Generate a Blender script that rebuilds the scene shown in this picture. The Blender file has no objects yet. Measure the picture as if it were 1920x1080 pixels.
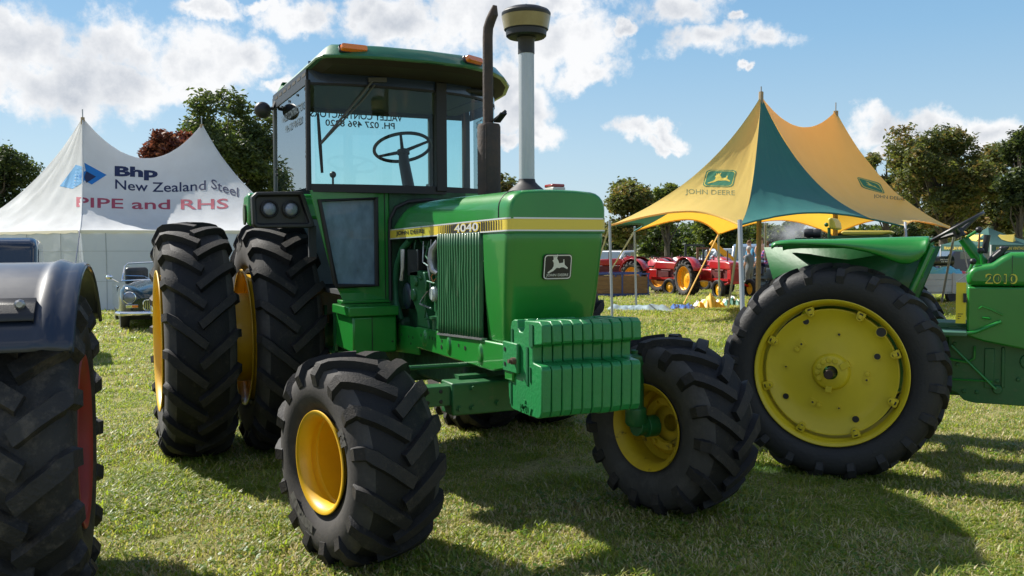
import bpy, bmesh, math, random
from mathutils import Vector, Matrix, noise
from mathutils.bvhtree import BVHTree
R_ = math.radians
random.seed(7)
S = bpy.context.scene
COL = S.collection
# ------------------------------------------------------------------ camera
CAM = Vector((6.9545, -2.0419, 1.5197))
FW = Vector((-0.905755, 0.421154, -0.047294)); RT = Vector((0.421827, 0.906664, -0.004786)); UP = Vector((-0.040864, 0.024285, 0.998870))
FPX = 1674.6
cd = bpy.data.cameras.new("camera"); co = bpy.data.objects.new("camera", cd); COL.objects.link(co)
M = Matrix((RT, UP, -FW)).transposed().to_4x4(); M.translation = CAM
co.matrix_world = M
cd.sensor_width = 36; cd.lens = FPX / 1920 * 36; cd.clip_end = 3000; cd.clip_start = .05
cd.dof.use_dof = False
S.camera = co
S.view_settings.view_transform = 'Standard'; S.view_settings.look = 'None'; S.view_settings.gamma = 1
S.view_settings.use_curve_mapping = False
S.view_settings.exposure = 0.78
# ------------------------------------------------------------------ world, sun
SUN = Vector((-0.93, -0.57, 1.0)).normalized()       # towards the sun
w = bpy.data.worlds.new("World"); S.world = w; w.use_nodes = True
NT = w.node_tree; NT.nodes.clear()
def N(t, tree=None, **k):
    n = (tree or NT).nodes.new(t)
    for a, b in k.items(): setattr(n, a, b)
    return n
def mth(op, a, b=None, tree=None, clamp=False):
    t = tree or NT
    n = t.nodes.new('ShaderNodeMath'); n.operation = op; n.use_clamp = clamp
    for i, x in enumerate((a, b)):
        if x is None: continue
        if isinstance(x, (int, float)): n.inputs[i].default_value = x
        else: t.links.new(x, n.inputs[i])
    return n.outputs[0]
def vdot(a, vec):
    n = NT.nodes.new('ShaderNodeVectorMath'); n.operation = 'DOT_PRODUCT'
    NT.links.new(a, n.inputs[0]); n.inputs[1].default_value = vec
    return n.outputs['Value']
def px_dir(u, v):
    d = FW + RT * ((u - 960) / FPX) - UP * ((v - 540) / FPX)
    return d.normalized()
def build_world():
    sky = N('ShaderNodeTexSky', sky_type='NISHITA', sun_disc=False)
    sky.sun_elevation = math.asin(SUN.z); sky.sun_rotation = math.atan2(SUN.x, SUN.y) % (2 * math.pi)
    sky.air_density = 1.0; sky.dust_density = .3; sky.ozone_density = 1.2; sky.altitude = 50
    tc = N('ShaderNodeTexCoord')
    d0 = tc.outputs['Generated']
    wn = N('ShaderNodeTexNoise'); wn.inputs['Scale'].default_value = 9; wn.inputs['Detail'].default_value = 6; wn.inputs['Roughness'].default_value = .6
    NT.links.new(d0, wn.inputs['Vector'])
    sub = N('ShaderNodeVectorMath', operation='SUBTRACT'); NT.links.new(wn.outputs['Color'], sub.inputs[0]); sub.inputs[1].default_value = (.5, .5, .5)
    scl = N('ShaderNodeVectorMath', operation='SCALE'); NT.links.new(sub.outputs[0], scl.inputs[0]); scl.inputs['Scale'].default_value = .12
    add = N('ShaderNodeVectorMath', operation='ADD'); NT.links.new(d0, add.inputs[0]); NT.links.new(scl.outputs[0], add.inputs[1])
    nrm = N('ShaderNodeVectorMath', operation='NORMALIZE'); NT.links.new(add.outputs[0], nrm.inputs[0])
    d = nrm.outputs[0]
    blobs = [(60,95,120,75),(235,85,100,60),(380,125,130,62),(180,165,200,55),(330,175,120,35),(470,110,55,40),(10,185,55,28),(20,50,60,40),
             (400,14,55,20),(555,30,62,36),(515,165,30,18),(500,10,30,12),
             (760,30,110,45),(900,50,150,70),(1040,80,110,58),(1100,118,75,25),(985,195,62,52),(1020,250,40,22),(690,15,60,25),(940,150,60,50),(1000,10,170,30),(960,262,40,14),
             (1275,15,62,42),(1325,85,62,36),(1430,72,70,30),(1362,150,16,10),(1378,158,12,12),(1200,235,38,24),(1245,238,24,20),(1230,255,30,12),
             (1660,235,60,30),(1750,240,90,34),(1860,240,90,32),(1690,270,70,26),(1180,50,20,14),(1360,36,18,12)]
    field = None
    for (u, v, ru, rv) in blobs:
        c = px_dir(u, v); r = c.cross(Vector((0, 0, 1))).normalized(); up = r.cross(c)
        k = (1 + ((u - 960) / FPX) ** 2)
        a = ru / FPX / k * 1.22; b = rv / FPX / math.sqrt(k) * 1.22
        x = vdot(d, r / a); y = vdot(d, up / b)
        e = mth('ADD', mth('MULTIPLY', x, x), mth('MULTIPLY', y, y))
        e = mth('SUBTRACT', 1.0, mth('SQRT', e))
        field = e if field is None else mth('MAXIMUM', field, e)
    front = mth('GREATER_THAN', vdot(d, FW), .2)
    field = mth('ADD', mth('MULTIPLY', field, front), mth('MULTIPLY', mth('SUBTRACT', 1, front), -1))
    # the same kind of cloud over the rest of the sky, outside the frame
    sc = N('ShaderNodeVectorMath', operation='MULTIPLY'); NT.links.new(d0, sc.inputs[0]); sc.inputs[1].default_value = (1, 1, 2.2)
    gn = N('ShaderNodeTexNoise'); gn.inputs['Scale'].default_value = 3.0; gn.inputs['Detail'].default_value = 3; gn.inputs['Roughness'].default_value = .55
    NT.links.new(sc.outputs[0], gn.inputs['Vector'])
    away = mth('SUBTRACT', 1.0, mth('MULTIPLY', mth('SUBTRACT', vdot(d0, FW), .74), 14, clamp=True), clamp=True)
    glob = mth('SUBTRACT', mth('MULTIPLY', mth('SUBTRACT', gn.outputs['Fac'], .51), 7), mth('MULTIPLY', mth('SUBTRACT', 1, away), 6))
    field = mth('MAXIMUM', field, glob)
    fn = N('ShaderNodeTexNoise'); fn.inputs['Scale'].default_value = 22; fn.inputs['Detail'].default_value = 9; fn.inputs['Roughness'].default_value = .66
    NT.links.new(d0, fn.inputs['Vector'])
    f2 = mth('ADD', field, mth('MULTIPLY', mth('SUBTRACT', fn.outputs['Fac'], .5), 1.9))
    mr = N('ShaderNodeMapRange', interpolation_type='SMOOTHSTEP'); NT.links.new(f2, mr.inputs['Value'])
    mr.inputs['From Min'].default_value = -.10; mr.inputs['From Max'].default_value = .52
    # light and grey parts of the cloud: thick centre is greyer, edges towards the sun brighter
    off = N('ShaderNodeVectorMath', operation='ADD'); NT.links.new(d0, off.inputs[0]); off.inputs[1].default_value = SUN * .035
    f3 = N('ShaderNodeTexNoise'); f3.inputs['Scale'].default_value = 10; f3.inputs['Detail'].default_value = 6; NT.links.new(off.outputs[0], f3.inputs['Vector'])
    f4 = N('ShaderNodeTexNoise'); f4.inputs['Scale'].default_value = 10; f4.inputs['Detail'].default_value = 6; NT.links.new(d0, f4.inputs['Vector'])
    sh = mth('SUBTRACT', f3.outputs['Fac'], f4.outputs['Fac'])
    thick = mth('MULTIPLY', mth('SUBTRACT', f2, .45, clamp=True), .36)
    br = mth('SUBTRACT', mth('SUBTRACT', 1.0, mth('MULTIPLY', sh, 1.1)), thick)
    br = mth('MAXIMUM', mth('MINIMUM', br, 1.15), .55)
    cc = N('ShaderNodeMixRGB', blend_type='MIX'); cc.inputs[1].default_value = (4.6, 5.0, 5.7, 1); cc.inputs[2].default_value = (9.2, 9.2, 9.25, 1)
    mb = N('ShaderNodeMapRange'); NT.links.new(br, mb.inputs['Value']); mb.inputs['From Min'].default_value = .55; mb.inputs['From Max'].default_value = 1.0
    NT.links.new(mb.outputs[0], cc.inputs[0])
    tint = N('ShaderNodeMixRGB', blend_type='MULTIPLY'); tint.inputs[0].default_value = 1; tint.inputs[2].default_value = (1.25, 1.15, 1.12, 1)
    NT.links.new(sky.outputs[0], tint.inputs[1])
    sx = N('ShaderNodeSeparateXYZ'); NT.links.new(d0, sx.inputs[0])
    rp = N('ShaderNodeValToRGB'); el = rp.color_ramp.elements
    el[0].position = 0.0; el[0].color = (.58, .76, .87, 1); el[1].position = 1.0; el[1].color = (.06, .17, .42, 1)
    for p_, c_ in ((.10, (.47, .70, .88, 1)), (.22, (.285, .56, .84, 1)), (.38, (.16, .39, .73, 1)), (.65, (.085, .24, .56, 1))): e_ = el.new(p_); e_.color = c_
    NT.links.new(sx.outputs['Z'], rp.inputs[0])
    g10 = N('ShaderNodeMixRGB', blend_type='MULTIPLY'); g10.inputs[0].default_value = 1; g10.inputs[2].default_value = (9, 9, 9, 1); NT.links.new(rp.outputs[0], g10.inputs[1])
    smx = N('ShaderNodeMixRGB'); smx.inputs[0].default_value = .78; NT.links.new(tint.outputs[0], smx.inputs[1]); NT.links.new(g10.outputs[0], smx.inputs[2])
    mix = N('ShaderNodeMixRGB'); NT.links.new(mth('MULTIPLY', mr.outputs[0], .96), mix.inputs[0]); NT.links.new(smx.outputs[0], mix.inputs[1]); NT.links.new(cc.outputs[0], mix.inputs[2])
    bg = N('ShaderNodeBackground'); bg.inputs['Strength'].default_value = .063
    NT.links.new(mix.outputs[0], bg.inputs['Color'])
    out = N('ShaderNodeOutputWorld'); NT.links.new(bg.outputs[0], out.inputs['Surface'])
build_world()
try: w.cycles.sampling_method = 'MANUAL'; w.cycles.sample_map_resolution = 512
except Exception: pass
sl = bpy.data.lights.new("sun", 'SUN'); sl.energy = 5.0; sl.angle = R_(.5); sl.color = (1, .95, .86)
so = bpy.data.objects.new("sun", sl); COL.objects.link(so)
so.rotation_euler = (-SUN).to_track_quat('-Z', 'Y').to_euler(); so.location = (0, 0, 20)

# ------------------------------------------------------------------ place helpers
FH = Vector((FW.x, FW.y, 0)).normalized(); RH = Vector((FH.y, -FH.x, 0))
def gz(x, y):                     # the field falls away a little beyond 20 m
    d = (x - CAM.x) * FH.x + (y - CAM.y) * FH.y
    t = min(max(d - 20, 0), 15.4)
    return -.026 * t
def at(u, v, d):                  # a place d metres ahead of the viewpoint
    r = px_dir(u, v); return CAM + r * (d / r.dot(FH))
def ground(u, v):
    r = px_dir(u, v); lo, hi = 1.0, 400.0
    for _ in range(50):
        m = (lo + hi) / 2; p = CAM + r * m
        if p.z > gz(p.x, p.y): lo = m
        else: hi = m
    p = CAM + r * lo; return Vector((p.x, p.y, gz(p.x, p.y)))
def onground(u, d):
    p = at(u, 460, d); return Vector((p.x, p.y, gz(p.x, p.y)))
YAW_CAM = math.degrees(math.atan2(FH.y, FH.x))

# ------------------------------------------------------------------ materials
MATS = {}
def mat(name, col, rough=.5, metal=0, coat=0, col2=None, nscale=6, namt=.5, bump=0, bscale=40, spec=.5, trans=None, dust=None, stretch=None, detail=5):
    if name in MATS: return MATS[name]
    m = bpy.data.materials.new(name); m.use_nodes = True; t = m.node_tree; b = t.nodes['Principled BSDF']
    b.inputs['Roughness'].default_value = rough; b.inputs['Metallic'].default_value = metal
    b.inputs['Coat Weight'].default_value = coat; b.inputs['Coat Roughness'].default_value = .06
    b.inputs['Specular IOR Level'].default_value = spec
    b.inputs['Base Color'].default_value = (*col, 1)
    tc = t.nodes.new('ShaderNodeTexCoord'); src = tc.outputs['Object']
    if stretch:
        mp = t.nodes.new('ShaderNodeMapping'); mp.inputs['Scale'].default_value = stretch; t.links.new(src, mp.inputs['Vector']); src = mp.outputs[0]
    last = None
    if col2 is not None:
        n = t.nodes.new('ShaderNodeTexNoise'); n.inputs['Scale'].default_value = nscale; n.inputs['Detail'].default_value = detail; n.inputs['Roughness'].default_value = .65
        t.links.new(src, n.inputs['Vector'])
        r = t.nodes.new('ShaderNodeMapRange'); r.inputs['From Min'].default_value = .5 - .28 * (1 - namt) - .02; r.inputs['From Max'].default_value = .72
        t.links.new(n.outputs['Fac'], r.inputs['Value'])
        mx = t.nodes.new('ShaderNodeMixRGB'); mx.inputs[1].default_value = (*col, 1); mx.inputs[2].default_value = (*col2, 1)
        t.links.new(r.outputs[0], mx.inputs[0]); t.links.new(mx.outputs[0], b.inputs['Base Color']); last = mx.outputs[0]
        rr = t.nodes.new('ShaderNodeMapRange'); rr.inputs['To Min'].default_value = rough; rr.inputs['To Max'].default_value = min(1, rough + .18)
        t.links.new(n.outputs['Fac'], rr.inputs['Value']); t.links.new(rr.outputs[0], b.inputs['Roughness'])
    if dust:      # settled dust: a fine speckle, (colour, scale, low, high)
        dc, ds, lo, hi = dust
        n = t.nodes.new('ShaderNodeTexNoise'); n.inputs['Scale'].default_value = ds; n.inputs['Detail'].default_value = 8; n.inputs['Roughness'].default_value = .75
        t.links.new(src, n.inputs['Vector'])
        r = t.nodes.new('ShaderNodeMapRange'); r.inputs['From Min'].default_value = lo; r.inputs['From Max'].default_value = hi
        t.links.new(n.outputs['Fac'], r.inputs['Value'])
        mx = t.nodes.new('ShaderNodeMixRGB'); mx.inputs[2].default_value = (*dc, 1)
        if last is not None: t.links.new(last, mx.inputs[1])
        else: mx.inputs[1].default_value = (*col, 1)
        t.links.new(r.outputs[0], mx.inputs[0]); t.links.new(mx.outputs[0], b.inputs['Base Color'])
    if bump:
        n = t.nodes.new('ShaderNodeTexNoise'); n.inputs['Scale'].default_value = bscale; n.inputs['Detail'].default_value = 4
        t.links.new(src, n.inputs['Vector'])
        bp = t.nodes.new('ShaderNodeBump'); bp.inputs['Strength'].default_value = bump; bp.inputs['Distance'].default_value = .01
        t.links.new(n.outputs['Fac'], bp.inputs['Height']); t.links.new(bp.outputs[0], b.inputs['Normal'])
    if trans:     # thin translucent cloth or leaf: (colour, share)
        out = t.nodes['Material Output']; tr = t.nodes.new('ShaderNodeBsdfTranslucent'); tr.inputs[0].default_value = (*trans[0], 1)
        ms = t.nodes.new('ShaderNodeMixShader'); ms.inputs[0].default_value = trans[1]
        t.links.new(b.outputs[0], ms.inputs[1]); t.links.new(tr.outputs[0], ms.inputs[2]); t.links.new(ms.outputs[0], out.inputs[0])
    MATS[name] = m; return m
def glass_mat(name, tint, refl=.12, rough=.0):
    if name in MATS: return MATS[name]
    m = bpy.data.materials.new(name); m.use_nodes = True; t = m.node_tree; t.nodes.clear()
    out = t.nodes.new('ShaderNodeOutputMaterial'); tr = t.nodes.new('ShaderNodeBsdfTransparent'); tr.inputs[0].default_value = (*tint, 1)
    gl = t.nodes.new('ShaderNodeBsdfGlossy'); gl.inputs['Roughness'].default_value = rough
    fr = t.nodes.new('ShaderNodeLayerWeight'); fr.inputs['Blend'].default_value = refl * 2.2
    cl = t.nodes.new('ShaderNodeMath'); cl.operation = 'MINIMUM'; cl.inputs[1].default_value = .55
    t.links.new(fr.outputs['Fresnel'], cl.inputs[0])
    ms = t.nodes.new('ShaderNodeMixShader'); t.links.new(cl.outputs[0], ms.inputs[0]); t.links.new(tr.outputs[0], ms.inputs[1]); t.links.new(gl.outputs[0], ms.inputs[2])
    t.links.new(ms.outputs[0], out.inputs[0]); MATS[name] = m; return m
GREEN = mat('green_paint', (.006, .195, .018), .30, coat=.5, col2=(.006, .165, .017), nscale=3, dust=((.06, .12, .045), 26, .60, .95))
GREENF = mat('green_castings', (.006, .10, .022), .42, coat=.2, col2=(.006, .09, .022), nscale=8, dust=((.07, .11, .05), 20, .56, .8), bump=.15, bscale=30)
GREENW = mat('green_weights', (.010, .20, .050), .38, coat=.15, col2=(.010, .17, .046), nscale=9, dust=((.26, .09, .05), 34, .70, .73), bump=.25, bscale=60)
GREEN_D = mat('green_engine', (.008, .075, .025), .5, col2=(.004, .02, .01), nscale=14, bump=.3, bscale=50)
YEL = mat('yellow_paint', (.74, .44, .005), .38, coat=.2, col2=(.66, .36, .006), nscale=5)
YEL2 = mat('yellow_wheel_paint', (.60, .47, .010), .42, coat=.1, col2=(.56, .43, .012), nscale=6, dust=((.26, .19, .03), 16, .64, .9))
YELD = mat('worn_yellow_wheel_paint', (.58, .40, .01), .5, col2=(.45, .30, .01), nscale=6, dust=((.02, .018, .012), 9, .58, .68))
YSTR = mat('yellow_stripe', (.66, .50, .04), .4, coat=.3)
BLK = mat('black_print', (.012, .012, .013), .5)
SILV = mat('silver_print', (.62, .64, .66), .35, metal=.3)
LUG = mat('worn_lug_rubber', (.016, .015, .015), .62, col2=(.036, .031, .027), nscale=7, dust=((.10, .082, .062), 26, .55, .85), bump=.3, bscale=110, spec=.3)
RUB = mat('tyre_rubber', (.008, .008, .010), .58, col2=(.016, .015, .015), nscale=5, dust=((.075, .062, .050), 11, .56, .88), bump=.25, bscale=120, spec=.3)
SIDE = mat('dusty_sidewall_rubber', (.055, .050, .047), .75, col2=(.03, .028, .027), nscale=3, dust=((.10, .09, .08), 8, .5, .9), bump=.12, bscale=90)
RUB2 = mat('clean_tyre_rubber', (.014, .014, .016), .55, col2=(.022, .021, .021), nscale=5, dust=((.05, .045, .04), 14, .58, .9), bump=.25, bscale=60, spec=.5)
RUBB = mat('black_tyre_rubber', (.010, .010, .012), .6, col2=(.03, .028, .027), nscale=4, dust=((.12, .10, .08), 9, .52, .8), bump=.5, bscale=60, spec=.45)
BLKP = mat('black_plastic', (.012, .012, .014), .45, bump=.1, bscale=200)
BLKR = mat('black_rubber_seal', (.010, .010, .012), .6)
STEEL = mat('bare_steel', (.45, .46, .48), .35, metal=.9, col2=(.25, .25, .26), nscale=20)
ALU = mat('galvanised_pipe', (.46, .49, .52), .42, metal=.55, col2=(.36, .39, .42), nscale=12, stretch=(1, 1, .15))
RUST = mat('sooty_exhaust_steel', (.035, .030, .030), .7, col2=(.075, .05, .04), nscale=14, bump=.3, bscale=60)
CHROME = mat('chrome', (.8, .8, .82), .08, metal=1)
AMBER = mat('amber_lens', (.80, .20, .005), .12, coat=.8, bump=.3, bscale=90)
REDL = mat('red_lens', (.30, .02, .015), .2, coat=.5)
LENS = mat('lamp_glass', (.20, .22, .27), .08, metal=.5, coat=1, bump=.4, bscale=60, stretch=(1, 1, 9))
INTER = mat('cab_interior', (.030, .033, .036), .8)
CABGL = glass_mat('tinted_cab_glass', (.80, .94, .935), .14)
SIDEGL = glass_mat('side_cab_glass', (.80, .95, .93), .2)
CARGL = glass_mat('clear_glass', (.92, .96, .96), .12)
POLE = mat('galvanised_pole', (.35, .37, .40), .5, metal=.4)
WOODP = mat('wood_pole', (.36, .27, .16), .8, col2=(.22, .17, .11), nscale=10, stretch=(8, 8, 1))
ROPE = mat('webbing_strap', (.50, .46, .36), .9)

# ------------------------------------------------------------------ objects
def tag(o, label=None, cat=None, group=None, kind=None):
    if label: o['label'] = label
    if cat: o['category'] = cat
    if group: o['group'] = group
    if kind: o['kind'] = kind
    return o
def empty(name, loc=(0, 0, 0), rz=0, label=None, cat=None, group=None):
    o = bpy.data.objects.new(name, None); o.empty_display_size = .1; COL.objects.link(o)
    o.location = loc; o.rotation_euler = (0, 0, rz); return tag(o, label, cat, group)
def copy_tree(o, parent=None, loc=None, rz=None):
    c = o.copy(); COL.objects.link(c)
    if parent: c.parent = parent
    if loc is not None: c.location = loc
    if rz is not None: c.rotation_euler = (0, 0, rz)
    for ch in list(o.children): copy_tree(ch, c)
    return c
class MB:
    def __init__(s): s.v = []; s.f = []; s.mi = []; s.m = 0
    def add(s, vs, fs, mi=None):
        b = len(s.v); s.v += [tuple(x) for x in vs]
        for f in fs: s.f.append(tuple(i + b for i in f)); s.mi.append(s.m if mi is None else mi)
        return s
    def box(s, x0, x1, y0, y1, z0, z1, mi=None, rot=None, piv=None):
        vs = [Vector((x, y, z)) for x in (x0, x1) for y in (y0, y1) for z in (z0, z1)]
        if rot:
            p = Vector(piv) if piv else Vector(((x0 + x1) / 2, (y0 + y1) / 2, (z0 + z1) / 2))
            m = rot.to_3x3() if hasattr(rot, 'to_3x3') else rot
            vs = [m @ (q - p) + p for q in vs]
        return s.add(vs, [(0, 1, 3, 2), (4, 6, 7, 5), (0, 4, 5, 1), (2, 3, 7, 6), (0, 2, 6, 4), (1, 5, 7, 3)], mi)
    def prism(s, poly, a, b, axis='y', mi=None, polyb=None):
        # polygon in the two other axes, extruded from a to b
        def pt(p, t):
            if axis == 'y': return (p[0], t, p[1])
            if axis == 'x': return (t, p[0], p[1])
            return (p[0], p[1], t)
        n = len(poly); q = polyb or poly
        vs = [pt(p, a) for p in poly] + [pt(p, b) for p in q]
        return s.add(vs, [tuple(range(n)), tuple(range(2 * n - 1, n - 1, -1))] + [(i, i + n, (i + 1) % n + n, (i + 1) % n) for i in range(n)], mi)
    def tube(s, pts, r, n=10, mi=None, cap=True, closed=False):
        pts = [Vector(p) for p in pts]; k = len(pts); rs = r if isinstance(r, (list, tuple)) else [r] * k
        vs = []; prev = None
        for i, p in enumerate(pts):
            if closed: t = (pts[(i + 1) % k] - pts[i - 1]).normalized()
            else: t = (pts[min(i + 1, k - 1)] - pts[max(i - 1, 0)]).normalized()
            if prev is None: a = t.orthogonal().normalized()
            else:
                a = prev - t * prev.dot(t)
                a = a.normalized() if a.length > 1e-6 else t.orthogonal().normalized()
            prev = a; b = t.cross(a)
            for j in range(n):
                th = 2 * math.pi * j / n; vs.append(p + (a * math.cos(th) + b * math.sin(th)) * rs[i])
        fs = []
        for i in range(k if closed else k - 1):
            for j in range(n):
                i2 = (i + 1) % k
                fs.append((i * n + j, i * n + (j + 1) % n, i2 * n + (j + 1) % n, i2 * n + j))
        if cap and not closed: fs += [tuple(range(n - 1, -1, -1)), tuple(range((k - 1) * n, k * n))]
        return s.add(vs, fs, mi)
    def lathe(s, prof, axis='y', c=(0, 0, 0), n=48, mi=None, capa=False, capb=False):
        # prof: (offset along axis, radius)
        vs = []; cx, cy, cz = c
        for (o, r) in prof:
            for j in range(n):
                a = 2 * math.pi * j / n; p, q = r * math.cos(a), r * math.sin(a)
                vs.append((cx + p, cy + o, cz + q) if axis == 'y' else (cx + o, cy + p, cz + q) if axis == 'x' else (cx + p, cy + q, cz + o))
        fs = [(i * n + j, i * n + (j + 1) % n, (i + 1) * n + (j + 1) % n, (i + 1) * n + j) for i in range(len(prof) - 1) for j in range(n)]
        if capa: fs.append(tuple(range(n - 1, -1, -1)))
        if capb: fs.append(tuple(range((len(prof) - 1) * n, len(prof) * n)))
        return s.add(vs, fs, mi)
    def ball(s, c, r, n=12, mi=None, sc=(1, 1, 1)):
        prof = [(-math.cos(math.pi * i / n) * r, max(math.sin(math.pi * i / n) * r, 1e-4)) for i in range(n + 1)]
        k = len(s.v); s.lathe(prof, 'z', (0, 0, 0), 2 * n, mi)
        for i in range(k, len(s.v)): x, y, z = s.v[i]; s.v[i] = (x * sc[0] + c[0], y * sc[1] + c[1], z * sc[2] + c[2])
        return s
    def grid(s, rows, mi=None, closed=False):
        n = len(rows[0]); vs = [p for r in rows for p in r]
        fs = [(i * n + j, i * n + (j + 1) % n, (i + 1) * n + (j + 1) % n, (i + 1) * n + j) for i in range(len(rows) - 1) for j in range(n if closed else n - 1)]
        return s.add(vs, fs, mi)
    def bolt(s, c, ax, r=.012, h=.012, mi=None):
        s.lathe([(0, r), (h, r), (h, 1e-4)] if ax[1] == '+' else [(0, r), (-h, r), (-h, 1e-4)], ax[0], c, 6, mi); return s
    def build(s, name, mats, parent=None, bevel=0, seg=2, smooth=35, loc=None, rot=None, solid=0, recalc=True, wn=False):
        me = bpy.data.meshes.new(name); me.from_pydata([tuple(p) for p in s.v], [], s.f)
        mats = mats if isinstance(mats, (list, tuple)) else [mats]
        for m in mats: me.materials.append(m)
        me.polygons.foreach_set('material_index', s.mi)
        me.update()
        if recalc:
            bm = bmesh.new(); bm.from_mesh(me); bmesh.ops.recalc_face_normals(bm, faces=bm.faces); bm.to_mesh(me); bm.free()
        if smooth:
            me.polygons.foreach_set('use_smooth', [True] * len(me.polygons)); me.set_sharp_from_angle(angle=R_(smooth))
        o = bpy.data.objects.new(name, me); COL.objects.link(o)
        if name in ('cast_recess', 'punched_holes', 'axle_bolts', 'window_studs', 'bracket_holes', 'disc_boss', 'precleaner_studs', 'cast_lettering', 'grass'): o['kind'] = 'stuff'
        if parent: o.parent = parent
        if loc is not None: o.location = loc
        if rot is not None: o.rotation_euler = rot
        if solid:
            md = o.modifiers.new('s', 'SOLIDIFY'); md.thickness = solid; md.offset = 0
        if bevel:
            md = o.modifiers.new('b', 'BEVEL'); md.width = bevel; md.segments = seg; md.limit_method = 'ANGLE'; md.angle_limit = R_(40)
            md.harden_normals = False
        return o
def arc(cx, cy, r, a0, a1, n=8):
    return [(cx + r * math.cos(R_(a0 + (a1 - a0) * i / n)), cy + r * math.sin(R_(a0 + (a1 - a0) * i / n))) for i in range(n + 1)]
def rrect(x0, x1, y0, y1, r, n=4):
    return arc(x1 - r, y0 + r, r, -90, 0, n) + arc(x1 - r, y1 - r, r, 0, 90, n) + arc(x0 + r, y1 - r, r, 90, 180, n) + arc(x0 + r, y0 + r, r, 180, 270, n)
_tc = {}
def text_polys(body, size=1, bold=0.0, ext=0.0, mirror=False, sx=1, subdiv=0, center=True):
    cu = bpy.data.curves.new('t', 'FONT'); cu.body = body; cu.size = size; cu.offset = bold; cu.extrude = 0; cu.resolution_u = 3
    ob = bpy.data.objects.new('t', cu); COL.objects.link(ob)
    dg = bpy.context.evaluated_depsgraph_get(); me = bpy.data.meshes.new_from_object(ob.evaluated_get(dg))
    bpy.data.objects.remove(ob); bpy.data.curves.remove(cu)
    if subdiv:
        bm = bmesh.new(); bm.from_mesh(me); bmesh.ops.triangulate(bm, faces=bm.faces)
        for _ in range(7):
            e = [x for x in bm.edges if x.calc_length() > subdiv]
            if not e: break
            bmesh.ops.subdivide_edges(bm, edges=e, cuts=1)
            bmesh.ops.triangulate(bm, faces=bm.faces)
        bm.to_mesh(me); bm.free()
    vs = [Vector((v.co.x * sx, v.co.y, 0)) for v in me.vertices]; fs = [tuple(p.vertices) for p in me.polygons]
    bpy.data.meshes.remove(me)
    if center and vs:
        cx = (min(v.x for v in vs) + max(v.x for v in vs)) / 2; cy = (min(v.y for v in vs) + max(v.y for v in vs)) / 2
        for v in vs: v.x -= cx; v.y -= cy
    if mirror:
        for v in vs: v.x = -v.x
    return vs, fs
def text_obj(name, body, width, height, m, origin, ex, ey, parent, bold=.02, mirror=False, lift=.0015):
    vs, fs = text_polys(body, 1, bold, mirror=mirror)
    W = max(v.x for v in vs) - min(v.x for v in vs); H = max(v.y for v in vs) - min(v.y for v in vs)
    ex = Vector(ex).normalized(); ey = Vector(ey).normalized(); nz = ex.cross(ey)
    o = MB(); o.add([Vector(origin) + ex * (v.x * width / W) + ey * (v.y * height / H) + nz * lift for v in vs], fs)
    return o.build(name, m, parent, smooth=0, recalc=False)
DEER = [(958,452),(964,447),(962,428),(966,428),(970,440),(973,422),(977,436),(983,420),(986,424),(983,442),(990,452),(996,466),(1012,464),(1019,462),(1018,446),(1023,446),(1026,466),(1028,474),(1046,488),(1044,496),(1022,486),(1008,486),(1000,490),(984,488),(966,504),(938,516),(934,511),(958,494),(966,480),(966,464)]
def deer_pts(s):       # centred leaping stag outline, s = width of emblem
    return [((x - 990) / 152 * s, -(y - 474) / 152 * s) for x, y in DEER]

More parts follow.
